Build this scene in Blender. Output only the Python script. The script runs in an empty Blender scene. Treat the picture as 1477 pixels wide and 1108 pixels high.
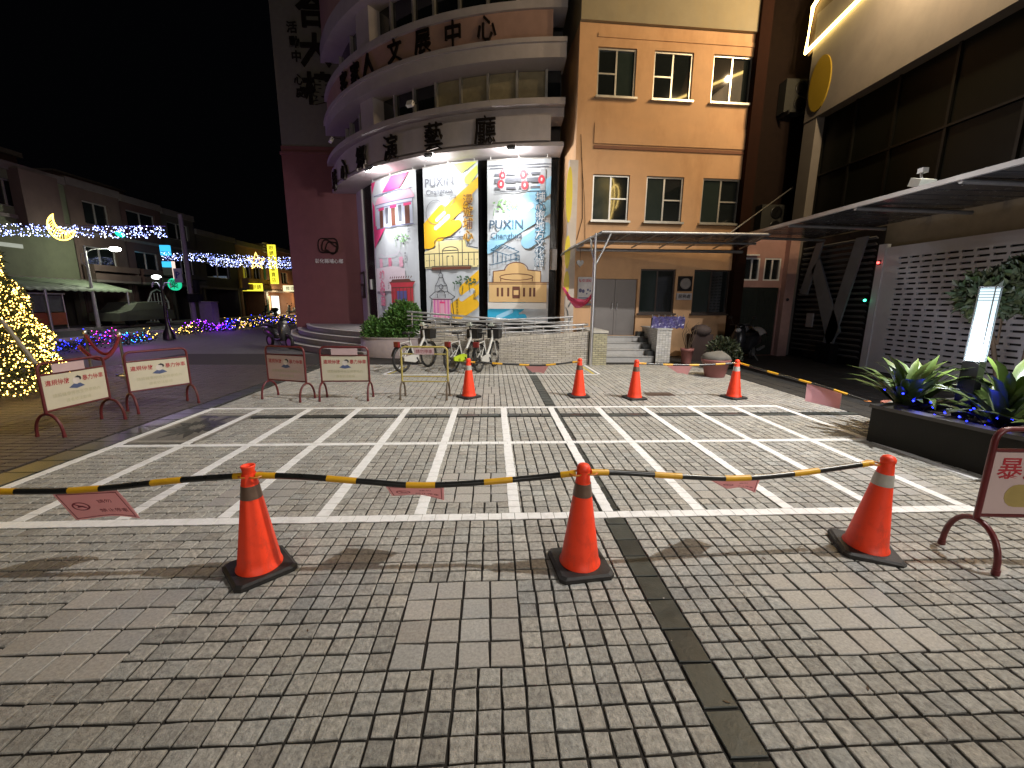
import bpy, bmesh, math, random
from math import sin, cos, pi, radians as rad, sqrt, atan2
from mathutils import Vector, Matrix
random.seed(7)
S = bpy.context.scene
COL = S.collection
# ---------------------------------------------------------------- camera
cd = bpy.data.cameras.new('camera'); cam = bpy.data.objects.new('camera', cd); COL.objects.link(cam); S.camera = cam
PIT, ROL, YAW, FPX, CH = .1930, .0069, .0487, 600., 1.6
cd.sensor_fit = 'HORIZONTAL'; cd.sensor_width = 36; cd.lens = FPX/1477*36; cd.clip_start = .05; cd.clip_end = 600
fw = Vector((sin(YAW)*cos(PIT), cos(YAW)*cos(PIT), -sin(PIT))); r0 = Vector((cos(YAW), -sin(YAW), 0)); u0 = r0.cross(fw)
CR = cos(ROL)*r0+sin(ROL)*u0; CU = -sin(ROL)*r0+cos(ROL)*u0
cam.matrix_world = Matrix(((CR.x, CU.x, -fw.x, 0), (CR.y, CU.y, -fw.y, 0), (CR.z, CU.z, -fw.z, CH), (0, 0, 0, 1)))
# ---------------------------------------------------------------- night sky
W = bpy.data.worlds.new('World'); S.world = W; W.use_nodes = True
bg = W.node_tree.nodes['Background']; bg.inputs[0].default_value = (.55, .6, .8, 1); bg.inputs[1].default_value = .0012
# ---------------------------------------------------------------- lamps of the square and the street, plus added fill lights
def lamp(name, typ, loc, watt, col, size=.1, aim=None, cone=None, blend=.4):
    l = bpy.data.lights.new(name, typ); l.energy = watt; l.color = col
    if typ in ('POINT', 'SPOT'): l.shadow_soft_size = size
    o = bpy.data.objects.new(name, l); COL.objects.link(o); o.location = loc
    if aim is not None:
        o.rotation_mode = 'QUATERNION'; o.rotation_quaternion = (Vector(aim)-Vector(loc)).to_track_quat('-Z', 'Y')
    if cone: l.spot_size = rad(cone); l.spot_blend = blend
    return o
lamp('square_lamp_light', 'SPOT', (8.4, 2.4, 10.9), 8100, (1, .98, .95), .1, (.7, 8.0, 0), 75, 1)
lamp('rear_fill_spot', 'SPOT', (7.5, -14, 7.5), 3700, (1, .95, .89), 2.5, (2.2, 5.2, 0), 38, 1)  # unseen soft fill, added to brighten cones and near paving from behind the camera
lamp('rear_fill_point', 'POINT', (2, -15, 7.5), 1700, (1, .9, .8), 1.5)  # unseen wide fill added behind the camera to lift the building fronts
S.view_settings.view_transform = 'Standard'; S.view_settings.look = 'None'; S.view_settings.gamma = 1; S.view_settings.exposure = 0
S.view_settings.use_curve_mapping = False
S.render.engine = 'CYCLES'
cy = S.cycles
cy.use_denoising = True
try: cy.denoiser = 'OPENIMAGEDENOISE'
except Exception: pass
cy.max_bounces = 6; cy.diffuse_bounces = 3; cy.glossy_bounces = 3; cy.transmission_bounces = 4; cy.transparent_max_bounces = 6
cy.caustics_reflective = False; cy.caustics_refractive = False; cy.sample_clamp_indirect = 4; cy.sample_clamp_direct = 0

# ---------------------------------------------------------------- measuring helpers (pixels of the photograph to metres in the place)
O = Vector((0, 0, CH))
def ray(x, y): return fw+CR*((x-738.5)/FPX)-CU*((y-554)/FPX)
def G(x, y, z=0.):
    d = ray(x, y); return O+d*((z-CH)/d.z)
def P(x, y, Y):
    d = ray(x, y); return O+d*(Y/d.y)
def PX(x, y, X):
    d = ray(x, y); return O+d*(X/d.x)
# ---------------------------------------------------------------- materials
MATS = {}
def mat(name, col, rough=.6, metal=0., var=.18, sc=6., bump=0., bs=60., emit=None, es=0., attr=False, dirt=None, spec=.5, dsc=1.3, damt=.55, alpha=1., world=False, thin=0.):
    if name in MATS: return MATS[name]
    m = bpy.data.materials.new(name); m.use_nodes = True; N = m.node_tree.nodes; L = m.node_tree.links
    b = N['Principled BSDF']; b.inputs['Roughness'].default_value = rough; b.inputs['Metallic'].default_value = metal
    b.inputs['Specular IOR Level'].default_value = spec
    b.inputs['Base Color'].default_value = (*col, 1)
    tc = N.new('ShaderNodeTexCoord'); crd = tc.outputs['Object']
    if world: crd = N.new('ShaderNodeNewGeometry').outputs['Position']
    src = None
    if var or dirt or attr:
        mx = N.new('ShaderNodeMix'); mx.data_type = 'RGBA'; mx.blend_type = 'MULTIPLY'; mx.inputs[0].default_value = 1
        mx.inputs[6].default_value = (*col, 1)
        nz = N.new('ShaderNodeTexNoise'); nz.inputs['Scale'].default_value = sc; nz.inputs['Detail'].default_value = 6; nz.inputs['Roughness'].default_value = .65
        L.new(crd, nz.inputs['Vector'])
        mr = N.new('ShaderNodeMapRange'); mr.inputs[1].default_value = .25; mr.inputs[2].default_value = .75
        mr.inputs[3].default_value = 1-var; mr.inputs[4].default_value = 1+var
        L.new(nz.outputs['Fac'], mr.inputs[0]); L.new(mr.outputs[0], mx.inputs[7]); src = mx.outputs[2]
        if attr:
            at = N.new('ShaderNodeAttribute'); at.attribute_name = 'tint'
            m2 = N.new('ShaderNodeMix'); m2.data_type = 'RGBA'; m2.blend_type = 'MULTIPLY'; m2.inputs[0].default_value = 1
            L.new(src, m2.inputs[6]); L.new(at.outputs['Color'], m2.inputs[7]); src = m2.outputs[2]
        if dirt:
            n2 = N.new('ShaderNodeTexNoise'); n2.inputs['Scale'].default_value = dsc; n2.inputs['Detail'].default_value = 8; n2.inputs['Roughness'].default_value = .7
            mp = N.new('ShaderNodeMapping'); mp.inputs['Scale'].default_value = (1, 1, .35); L.new(crd, mp.inputs[0]); L.new(mp.outputs[0], n2.inputs['Vector'])
            r2 = N.new('ShaderNodeMapRange'); r2.inputs[1].default_value = .5; r2.inputs[2].default_value = .72; r2.inputs[4].default_value = damt
            L.new(n2.outputs['Fac'], r2.inputs[0])
            m3 = N.new('ShaderNodeMix'); m3.data_type = 'RGBA'; L.new(r2.outputs[0], m3.inputs[0]); L.new(src, m3.inputs[6]); m3.inputs[7].default_value = (*dirt, 1); src = m3.outputs[2]
        L.new(src, b.inputs['Base Color'])
        rr = N.new('ShaderNodeMapRange'); rr.inputs[3].default_value = max(0.02, rough-.1); rr.inputs[4].default_value = min(1, rough+.1)
        L.new(nz.outputs['Fac'], rr.inputs[0]); L.new(rr.outputs[0], b.inputs['Roughness'])
    if bump:
        n3 = N.new('ShaderNodeTexNoise'); n3.inputs['Scale'].default_value = bs; n3.inputs['Detail'].default_value = 5; n3.inputs['Roughness'].default_value = .7
        L.new(crd, n3.inputs['Vector'])
        bp = N.new('ShaderNodeBump'); bp.inputs['Strength'].default_value = bump; bp.inputs['Distance'].default_value = .012
        L.new(n3.outputs['Fac'], bp.inputs['Height']); L.new(bp.outputs[0], b.inputs['Normal'])
    if emit:
        b.inputs['Emission Color'].default_value = (*emit, 1); b.inputs['Emission Strength'].default_value = es
    if alpha < 1: b.inputs['Alpha'].default_value = alpha
    if thin:
        tr = N.new('ShaderNodeBsdfTranslucent'); tr.inputs[0].default_value = (*col, 1); ms = N.new('ShaderNodeMixShader'); ms.inputs[0].default_value = thin
        L.new(b.outputs[0], ms.inputs[1]); L.new(tr.outputs[0], ms.inputs[2]); L.new(ms.outputs[0], N['Material Output'].inputs['Surface'])
    MATS[name] = m; return m
def glow(name, col, es): return mat(name, (.02, .02, .02), .5, var=0, emit=col, es=es)
# ---------------------------------------------------------------- mesh collector
class MB:
    def __init__(s): s.v = []; s.f = []; s.m = []; s.t = []; s.mi = 0; s.tint = (1, 1, 1); s.sm = []; s.smooth = False
    def add(s, vs, fs, sm=None):
        n = len(s.v); s.v += [tuple(v) for v in vs]
        for f in fs:
            s.f.append([n+i for i in f]); s.m.append(s.mi); s.t.append(s.tint); s.sm.append(s.smooth if sm is None else sm)
        return s
    def box(s, x0, x1, y0, y1, z0, z1, M=None):
        vs = [Vector((x, y, z)) for z in (z0, z1) for y in (y0, y1) for x in (x0, x1)]
        if M is not None: vs = [M @ v for v in vs]
        return s.add(vs, [(0, 2, 3, 1), (4, 5, 7, 6), (0, 1, 5, 4), (2, 6, 7, 3), (0, 4, 6, 2), (1, 3, 7, 5)], False)
    def cbox(s, c, d, M=None):
        return s.box(c[0]-d[0]/2, c[0]+d[0]/2, c[1]-d[1]/2, c[1]+d[1]/2, c[2]-d[2]/2, c[2]+d[2]/2, M)
    def tube(s, pts, r, n=8, closed=False, caps=True, flat=1.):
        pts = [Vector(p) for p in pts]; k = len(pts); vs = []; rs = r if isinstance(r, (list, tuple)) else [r]*k
        up = None
        for i, p in enumerate(pts):
            a = pts[i-1] if i or closed else p; b = pts[(i+1) % k] if i < k-1 or closed else p
            t = (b-a).normalized()
            if up is None: up = Vector((0, 0, 1)) if abs(t.z) < .9 else Vector((1, 0, 0))
            x = t.cross(up)
            if x.length < 1e-5: x = t.cross(Vector((0, 1, 0)))
            x.normalize(); y = x.cross(t).normalized(); up = y
            for j in range(n):
                q = 2*pi*j/n; vs.append(p+(x*cos(q)+y*sin(q)*flat)*rs[i])
        fs = []
        for i in range(k if closed else k-1):
            for j in range(n):
                a = i*n+j; b = i*n+(j+1) % n; c = ((i+1) % k)*n+(j+1) % n; d = ((i+1) % k)*n+j
                fs.append((a, b, c, d))
        s.add(vs, fs, n > 5)
        if caps and not closed: s.add(vs[:n], [tuple(range(n))[::-1]], False); s.add(vs[-n:], [tuple(range(n))], False)
        return s
    def lathe(s, prof, n=20, c=(0, 0, 0), smooth=True, M=None):
        vs = []
        for r, z in prof:
            for j in range(n):
                q = 2*pi*j/n; v = Vector((c[0]+r*cos(q), c[1]+r*sin(q), c[2]+z)); vs.append(M @ v if M is not None else v)
        fs = [(i*n+j, i*n+(j+1) % n, (i+1)*n+(j+1) % n, (i+1)*n+j) for i in range(len(prof)-1) for j in range(n)]
        s.add(vs, fs, smooth)
        if prof[0][0] > 1e-4: s.add(vs[:n], [tuple(range(n))[::-1]], False)
        if prof[-1][0] > 1e-4: s.add(vs[-n:], [tuple(range(n))], False)
        return s
    def prism(s, poly, f0, f1):
        """polygon (list of 2-tuples) between two maps f0(u,v), f1(u,v)"""
        n = len(poly); a = [f0(*p) for p in poly]; b = [f1(*p) for p in poly]
        return s.add(a+b, [tuple(range(n))[::-1], tuple(range(n, 2*n))]+[(i, (i+1) % n, n+(i+1) % n, n+i) for i in range(n)], False)
    def sphere(s, c, r, n=8, m=5, M=None):
        prof = [(r[0]*sin(pi*i/m) if isinstance(r, tuple) else r*sin(pi*i/m), (r[1] if isinstance(r, tuple) else r)*-cos(pi*i/m)) for i in range(m+1)]
        prof[0] = (1e-5, prof[0][1]); prof[-1] = (1e-5, prof[-1][1])
        return s.lathe(prof, n, c, True, M)
    def leaf(s, c, size, ratio=.5, d=None):
        """one leaf: a bent pair of triangles each side of a midrib"""
        d = d or Vector((random.gauss(0, 1), random.gauss(0, 1), random.gauss(0, 1)))
        d = d.normalized(); x = d.orthogonal(); x.rotate(Matrix.Rotation(random.uniform(0, 2*pi), 3, d)); x.normalize(); n_ = d.cross(x)
        c = Vector(c); w = x*size*ratio*.5; up = n_*size*.12
        return s.add([c, c+d*size*.5+w+up, c+d*size, c+d*size*.5-w+up, c+d*size*.5], [(0, 4, 1), (4, 2, 1), (0, 3, 4), (4, 3, 2)], False)
    def build(s, name, mats, parent=None, loc=None, rz=0.):
        me = bpy.data.meshes.new(name); me.from_pydata(s.v, [], s.f)
        for m in (mats if isinstance(mats, (list, tuple)) else [mats]): me.materials.append(m)
        me.polygons.foreach_set('material_index', s.m); me.polygons.foreach_set('use_smooth', s.sm)
        if any(t != (1, 1, 1) for t in s.t):
            at = me.color_attributes.new('tint', 'FLOAT_COLOR', 'CORNER'); arr = []
            for f, t in zip(s.f, s.t): arr += [t[0], t[1], t[2], 1.]*len(f)
            at.data.foreach_set('color', arr)
        me.update()
        o = bpy.data.objects.new(name, me); COL.objects.link(o)
        if parent is not None: o.parent = parent
        if loc is not None: o.location = loc
        if rz: o.rotation_euler = (0, 0, rz)
        return o
def mesh_obj(name, me, parent=None, loc=None, rot=None):
    o = bpy.data.objects.new(name, me); COL.objects.link(o)
    if parent is not None: o.parent = parent
    if loc is not None: o.location = loc
    if rot is not None: o.rotation_euler = rot
    return o
def tag(o, label=None, cat=None, group=None, kind=None):
    if label: o['label'] = label
    if cat: o['category'] = cat
    if group: o['group'] = group
    if kind: o['kind'] = kind
    return o
def thing(name, label, cat, loc=(0, 0, 0), rz=0., group=None):
    o = bpy.data.objects.new(name, None); COL.objects.link(o); o.location = loc; o.rotation_euler = (0, 0, rz); o.empty_display_size = .2
    return tag(o, label, cat, group)
def dup(root, loc, rz, label, scale=None):
    kids = {}
    def cp(o, par):
        c = o.copy(); COL.objects.link(c)
        if par is not None: c.parent = par
        for k in list(o.children): cp(k, c)
        return c
    r = cp(root, None); r.location = loc; r.rotation_euler = (0, 0, rz); r['label'] = label
    if scale: r.scale = scale
    return r
# ---------------------------------------------------------------- lettering
def text_mb(txt, size=1., bold=0., vertical=False, spacing=1., mb=None, fn=None, thick=.004, res=1, ext=0.):
    """glyph outlines as a thin solid; fn(x,y,d) maps the lettering plane into the scene"""
    mb = mb or MB()
    glyphs = list(txt) if vertical else [txt]
    for i, g in enumerate(glyphs):
        if not g.strip(): continue
        key = (g, bold, res, ext)
        if key not in TXT:
            cu = bpy.data.curves.new('lettering', 'FONT'); cu.body = g; cu.size = 1; cu.offset = bold; cu.resolution_u = res; cu.align_x = 'CENTER'; cu.fill_mode = 'BOTH' if ext else 'FRONT'; cu.extrude = ext
            o = bpy.data.objects.new('lettering', cu); COL.objects.link(o); bpy.context.view_layer.update()
            me = bpy.data.meshes.new_from_object(o.evaluated_get(bpy.context.evaluated_depsgraph_get()))
            TXT[key] = ([tuple(v.co) for v in me.vertices], [tuple(p.vertices) for p in me.polygons])
            bpy.data.objects.remove(o); bpy.data.curves.remove(cu); bpy.data.meshes.remove(me)
        vs, fs = TXT[key]
        dy = -i*size*spacing-(size if vertical else 0)*.85
        mb.add([fn(v[0]*size, v[1]*size+dy, thick+v[2]*size) for v in vs], fs, False)
    return mb
TXT = {}
# ---------------------------------------------------------------- the ground
M_asph = mat('asphalt', (.11, .107, .105), .8, var=.3, sc=3, bump=.3, bs=90, dirt=(.09, .085, .08))
M_road = mat('road_asphalt', (.075, .075, .075), .75, var=.25, sc=2, bump=.25, bs=90, dirt=(.04, .04, .04))
M_mortar = mat('mortar', (.022, .019, .016), .9, var=.35, sc=12)
M_stone = mat('granite_sett', (.40, .387, .35), .62, var=.5, sc=38, bump=1., bs=55, attr=True, world=True, dirt=(.2, .18, .15), dsc=.6, damt=.45)
M_slab = mat('granite_slab', (.385, .37, .34), .5, var=.34, sc=70, bump=.2, bs=120, attr=True, world=True, dirt=(.26, .235, .21), dsc=.8, damt=.4)
M_slate = mat('slate', (.045, .051, .045), .42, var=.35, sc=9, bump=.25, bs=40, attr=True, world=True)
M_brown = mat('brown_sett', (.062, .05, .046), .6, var=.25, sc=20, bump=.4, bs=70, attr=True, dirt=(.07, .06, .055))
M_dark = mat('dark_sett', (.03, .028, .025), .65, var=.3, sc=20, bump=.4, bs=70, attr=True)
M_paint = mat('road_paint', (.88, .88, .87), .5, var=.07, sc=30, bump=.25, bs=75, dirt=(.5, .48, .44), dsc=7, damt=.5)
M_ypaint = mat('yellow_road_paint', (.62, .5, .1), .5, var=.15, sc=30, dirt=(.35, .32, .25), dsc=4)
g = MB(); g.add([(-300, -200, -.035), (300, -200, -.035), (300, 400, -.035), (-300, 400, -.035)], [(0, 1, 2, 3)]); tag(g.build('ground', M_asph), kind='structure')
g = MB(); g.add([(-22.3, -20, -.03), (-17.2, -20, -.03), (-17.2, 120, -.03), (-22.3, 120, -.03)], [(0, 1, 2, 3)]); tag(g.build('road', M_road), kind='structure')
g = MB(); g.box(-17.2, -16.95, -10, 70, -.03, .1)
tag(g.build('road_kerb', mat('kerb_concrete', (.36, .35, .33), .75, var=.2, sc=4, bump=.2, dirt=(.2, .19, .18))), kind='structure')
g = MB(); g.box(-24.6, -22.3, -10, 75, -.03, .1)
tag(g.build('pavement', mat('pavement_concrete', (.3, .29, .27), .75, var=.2, sc=3, bump=.2, dirt=(.16, .15, .14))), kind='structure')
# ---------------------------------------------------------------- paving: setts, large slabs, slate bands
SP, SR, Y0 = .101, .0985, 2.178            # column and row pitch, the row joint in front of the bays
SL, SRT = .845, 1.0                        # slate band, left and right edge
rnd = random.Random(3)
def sett(mb, cx, cyy, dx, dy, zt=0., j=.0036, tilt=.0016):
    """one stone with a chamfered, slightly uneven top"""
    hx, hy = dx/2-.006, dy/2-.006; c = .003
    q = [(-hx, -hy), (hx, -hy), (hx, hy), (-hx, hy)]
    q = [(x+rnd.uniform(-j, j), y+rnd.uniform(-j, j)) for x, y in q]
    zz = [zt+rnd.uniform(-tilt, tilt) for _ in q]; m = zt+rnd.uniform(0, .0012)
    top = [(cx+x*(1-c/hx), cyy+y*(1-c/hy), z) for (x, y), z in zip(q, zz)]
    mid = [(cx+x, cyy+y, z-.003) for (x, y), z in zip(q, zz)]
    bot = [(cx+x, cyy+y, -.028) for x, y in q]
    pil = (cx+rnd.uniform(-.25, .25)*hx, cyy+rnd.uniform(-.25, .25)*hy, zt+rnd.uniform(-.001, .0022)*(tilt/.0016))
    mb.add(top+mid+bot+[pil], [(i, (i+1) % 4, 12) for i in range(4)]+[(4+i, 4+(i+1) % 4, (i+1) % 4, i) for i in range(4)]+[(8+i, 8+(i+1) % 4, 4+(i+1) % 4, 4+i) for i in range(4)], False)
def tint(a=.1, warm=.014):
    k = rnd.gauss(1, a); k = min(1.3, max(.62, k)); w = rnd.gauss(0, warm)
    return (k*(1+w), k, k*(1-w))
def in_view(x, y, m=1.2):
    d = Vector((x, y, 0))-O; z = d.dot(fw)
    if z < .25: return False
    return abs(d.dot(CR)/z) < 1.23+m/max(z, .5) and d.dot(CU)/z > -.925-m/max(z, .5)*.5
plaza = MB(); plaza.box(-9.5, 5.45, -1.2, 13.2, -.3, -.011)
PLZ = tag(plaza.build('plaza_pavement', M_mortar), kind='structure')
def bandx(y): return -4.43+.008*(y-5)       # centre line of the slate band on the left
blocks = []                                 # large slab blocks: (column index range, row index range, side)
for rows in ((-6, 0), (10, 16), (52, 58)):
    for side, ks in ((-1, (7, 25)), (1, (6, 24))):
        for k in ks: blocks.append((side, k, rows[0]))
def block_of(side, k, r):
    for s_, k0, rr in blocks:
        if s_ == side and k0 <= k < k0+6 and rr <= r < rr+6: return (s_, k0, rr)
MOS = (-4.25, -3.36, 4.68, 6.02)
stones = []                                 # (distance, builder args)
def rows_range(): return range(-17, 88)
done = set()
for r in rows_range():
    y = Y0+(r+.5)*SR
    if 5.78 < y+.03 and y-.03 < 5.9: continue            # crosswise slate band
    for side in (-1, 1):
        for k in range(0, 64 if side < 0 else 44):
            x = SL-(k+.5)*SP if side < 0 else SRT+(k+.5)*SP
            if side < 0 and x < bandx(y)+.19: break
            if side > 0 and x > 5.4: break
            if not in_view(x, y): continue
            if MOS[0] < x < MOS[1] and MOS[2] < y < MOS[3]: continue
            b = block_of(side, k, r)
            if b and -1.3 < y < 9:
                if b in done: continue
                done.add(b); s_, k0, rr = b
                for i in range(4):
                    for jn in range(4):
                        xx = (SL-(k0+(i+.5)*1.5)*SP) if s_ < 0 else (SRT+(k0+(i+.5)*1.5)*SP); yy = Y0+(rr+(jn+.5)*1.5)*SR
                        stones.append((sqrt(xx*xx+yy*yy), 1, xx, yy, SP*1.5, SR*1.5))
                continue
            stones.append((sqrt(x*x+y*y), 0, x, y, SP, SR))
y = -.6
while y < 10.4:                             # slate slabs of the long band
    h_ = .2+rnd.uniform(-.02, .02)
    if in_view(.92, y): stones.append((sqrt(.85+y*y)*.8, 2, (SL+SRT)/2, y+h_/2, SRT-SL, h_))
    y += h_
x = -4.1
while x < 5.3:
    stones.append((sqrt(x*x+34), 2, x+.15, 5.84, .3, .125)); x += .3
y = 1.5
while y < 11:                               # left slate band
    if in_view(bandx(y), y): stones.append((sqrt(20+y*y), 2, bandx(y), y+.15, .3, .3))
    y += .3
xx_ = 0
for r in range(-6, 88):                     # browner paving beyond the left band
    y = Y0+(r+.5)*SR*1.0
    x = bandx(y)-.2
    while x > -9.3:
        if in_view(x, y): stones.append((sqrt(x*x+y*y)+4, 3, x-SP, y, SP*2, SR))
        x -= SP*2
stones.sort(key=lambda s: s[0])
PM = [M_stone, M_slab, M_slate, M_brown]
NAMES = ['paving_stone', 'paving_slab', 'slate_slab', 'brown_paver']
variants = {}
rest = MB()
for i, (d, kd, x, y, dx, dy) in enumerate(stones):
    if i < 300:
        key = (kd, rnd.randrange(28), round(dx, 2), round(dy, 2))
        if key not in variants:
            mb = MB(); mb.tint = tint(.16 if kd == 2 else .05 if kd == 1 else .1, .014)
            sett(mb, 0, 0, dx, dy, 0, tilt=.001 if kd else .0018); o = mb.build(NAMES[kd], PM[kd], PLZ); variants[key] = o.data; o.location = (x, y, 0)
        else: mesh_obj(NAMES[kd], variants[key], PLZ, (x, y, 0))
    else:
        rest.mi = kd; rest.tint = tint(.16 if kd == 2 else .05 if kd == 1 else .1, .014); sett(rest, x, y, dx, dy, 0, tilt=.001 if kd else .0018)
tag(rest.build('paving_stones', PM, PLZ), kind='stuff')
# floral mosaic plaque let into the paving
mb = MB(); mb.box(MOS[0]+.01, MOS[1]-.01, MOS[2]+.01, MOS[3]-.01, -.02, .0)
mos = mb.build('mosaic_plaque', mat('mosaic_stone', (.16, .15, .13), .55, var=.45, sc=18, bump=.3, bs=50), PLZ)
mb = MB(); cx_, cy_ = (MOS[0]+MOS[1])/2, (MOS[2]+MOS[3])/2
for i in range(16):
    a = i*pi/8; L_ = .42 if i % 2 else .3; w_ = .05
    p = [(.08*cos(a), .08*sin(a)), (L_*.6*cos(a)-w_*sin(a), L_*.6*sin(a)+w_*cos(a)), (L_*cos(a), L_*sin(a)), (L_*.6*cos(a)+w_*sin(a), L_*.6*sin(a)-w_*cos(a))]
    mb.prism(p, lambda u, v: (cx_+u*.92, cy_+v*1.2, -.004), lambda u, v: (cx_+u*.92, cy_+v*1.2, .003))
mb.build('mosaic_petals', mat('mosaic_dark', (.035, .035, .033), .5, var=.3), mos)
mb = MB()
for x0_, x1_, y0_, y1_ in ((MOS[0]+.05, MOS[1]-.05, MOS[2]+.05, MOS[2]+.12), (MOS[0]+.05, MOS[1]-.05, MOS[3]-.12, MOS[3]-.05), (MOS[0]+.05, MOS[0]+.12, MOS[2]+.12, MOS[3]-.12), (MOS[1]-.12, MOS[1]-.05, MOS[2]+.12, MOS[3]-.12)):
    mb.box(x0_, x1_, y0_, y1_, -.004, .004)
mb.build('mosaic_border', mat('mosaic_pale', (.3, .28, .24), .55, var=.3, sc=20), mos)
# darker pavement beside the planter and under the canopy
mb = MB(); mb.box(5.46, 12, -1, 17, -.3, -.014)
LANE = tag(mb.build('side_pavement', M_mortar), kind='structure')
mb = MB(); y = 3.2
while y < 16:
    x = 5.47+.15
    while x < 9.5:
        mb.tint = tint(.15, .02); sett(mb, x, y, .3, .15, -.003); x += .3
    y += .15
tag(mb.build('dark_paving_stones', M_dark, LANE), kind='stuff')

# ---------------------------------------------------------------- painted bays
X0, BW = -.5565, .7304; YB = (2.916, 4.6153, 6.2761)
def stripe(mb, x0, y0, x1, y1, w, step):
    """paint over the stones, broken by the joints it crosses"""
    dx, dy = x1-x0, y1-y0; L_ = sqrt(dx*dx+dy*dy); n = max(1, round(L_/step)); ux, uy = dx/L_, dy/L_
    for i in range(n):
        a, b = i*L_/n+.0022, (i+1)*L_/n-.0022; j = [rnd.uniform(-.0035, .0035) for _ in range(4)]
        q = [(a, -w/2+j[0]), (b, -w/2+j[1]), (b, w/2+j[2]), (a, w/2+j[3])]
        mb.prism(q, lambda u, v: (x0+ux*u-uy*v, y0+uy*u+ux*v, -.002), lambda u, v: (x0+ux*u-uy*v, y0+uy*u+ux*v, .0042))
for n_, yy in enumerate(YB):
    mb = MB(); w_ = (.092, .075, .08)[n_]
    x_l, x_r = X0-5*BW-.04, X0+7*BW+.04
    if n_ == 0: x_r = X0+6*BW+.06
    stripe(mb, x_l, yy, x_r, yy-.0 if n_ else yy, w_, .101); tag(mb.build('bay_line', M_paint), kind='structure')
for i in range(-5, 8):
    mb = MB(); x = X0+i*BW
    for a, b in ((YB[0]+.05, YB[1]-.042), (YB[1]+.042, YB[2]-.045)):
        if i == 7 and a < 4: a = 3.45
        stripe(mb, x, a, x, b, .088, .0985)
    tag(mb.build('bay_line', M_paint), kind='structure')
for pts, m_ in ((((-2.4, 9.27), (2.42, 9.27)), M_paint), (((-2.44, 9.32), (-2.2, 10.65)), M_paint), (((2.46, 9.32), (2.43, 10.7)), M_paint), (((-2.33, 9.36), (-2.1, 10.65)), M_ypaint), (((2.34, 9.36), (2.31, 10.7)), M_ypaint)):
    mb = MB(); stripe(mb, *pts[0], *pts[1], .06, .0985); tag(mb.build('bay_line', m_), kind='structure')
# iron cover let into the paving behind the bays
mb = MB(); mb.box(2.75, 3.25, 7.05, 7.32, -.02, .005); tag(mb.build('drain_cover', mat('rusty_iron', (.09, .06, .045), .7, var=.4, sc=30, bump=.4)), 'flat rusty brown drain cover in the paving behind the white bays', 'drain cover')
# grit and leaf scraps lying on the paving
mb = MB(); rl = random.Random(21)
for _ in range(260):
    x, y = rl.uniform(-3.5, 4.6), rl.uniform(1.0, 9.2); k = rl.uniform(.002, .006); a = rl.uniform(0, pi)
    mb.mi = 0 if rl.random() < .7 else 1; L_ = k*(1 if mb.mi == 0 else 3)
    mb.prism([(L_, 0), (0, k), (-L_, .2*k), (-.2*k, -k)], lambda u, v: (x+u*cos(a)-v*sin(a), y+u*sin(a)+v*cos(a), .0012), lambda u, v: (x+u*cos(a)-v*sin(a), y+u*sin(a)+v*cos(a), .0032))
tag(mb.build('litter', [mat('pale_grit', (.5, .48, .44), .7), mat('dry_leaf_scrap', (.1, .06, .03), .8)]), kind='stuff')
# ---------------------------------------------------------------- buildings
M_orange = mat('orange_plaster', (.62, .37, .195), .8, var=.1, sc=1.6, bump=.15, bs=30, dirt=(.42, .22, .1), dsc=.9, damt=.6)
M_cream = mat('cream_plaster', (.31, .265, .175), .8, var=.12, sc=2, bump=.1, dirt=(.36, .27, .13), dsc=1.1, damt=.5)
M_alu = mat('aluminium', (.62, .6, .55), .35, .7, var=.08)
M_glass = mat('dark_glass', (.012, .015, .015), .04, var=0, spec=.9)
M_frost = mat('frosted_glass', (.025, .036, .032), .12, var=.1, spec=.6)
M_steel = mat('stainless_steel', (.6, .6, .6), .32, .9, var=0)
M_galv = mat('galvanised_steel', (.42, .42, .42), .4, .8, var=.15, sc=14)
M_black = mat('black_metal', (.012, .012, .013), .3, .3, var=.2)
M_white = mat('white_paint', (.75, .74, .72), .5, var=.07)
M_lilac = mat('pale_mosaic_tile', (.44, .4, .4), .55, var=.1, sc=3, dirt=(.3, .27, .27), dsc=.8, damt=.45)
M_rose = mat('rose_tile', (.40, .25, .2), .6, var=.1, sc=3, dirt=(.28, .17, .14), dsc=.8)
M_redwall = mat('dusty_red_tile', (.17, .062, .065), .6, var=.12, sc=3, dirt=(.15, .06, .06), dsc=.7)
M_char = mat('dark_bronze', (.02, .014, .01), .45, .5, var=.2)
M_whitetile = mat('white_wall_tile', (.55, .54, .5), .35, var=.1, sc=14)
M_grout = mat('grout', (.16, .15, .14), .85, var=.2)
def wall_mb(mb, u0, u1, z0, z1, holes, depth=.2, y=0.):
    us = sorted({u0, u1, *[h for q in holes for h in q[:2]]}); zs = sorted({z0, z1, *[h for q in holes for h in q[2:4]]})
    for i in range(len(us)-1):
        for k in range(len(zs)-1):
            uc, zc = (us[i]+us[i+1])/2, (zs[k]+zs[k+1])/2
            if any(h[0] < uc < h[1] and h[2] < zc < h[3] for h in holes): continue
            mb.add([(us[i], y, zs[k]), (us[i+1], y, zs[k]), (us[i+1], y, zs[k+1]), (us[i], y, zs[k+1])], [(0, 1, 2, 3)])
    for a, b, c, d in holes:
        q = [(a, c), (b, c), (b, d), (a, d)]
        for i in range(4):
            (p0, r0_), (p1, r1_) = q[i], q[(i+1) % 4]
            mb.add([(p0, y, r0_), (p0, y+depth, r0_), (p1, y+depth, r1_), (p1, y, r1_)], [(0, 1, 2, 3)])
    return mb
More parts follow.
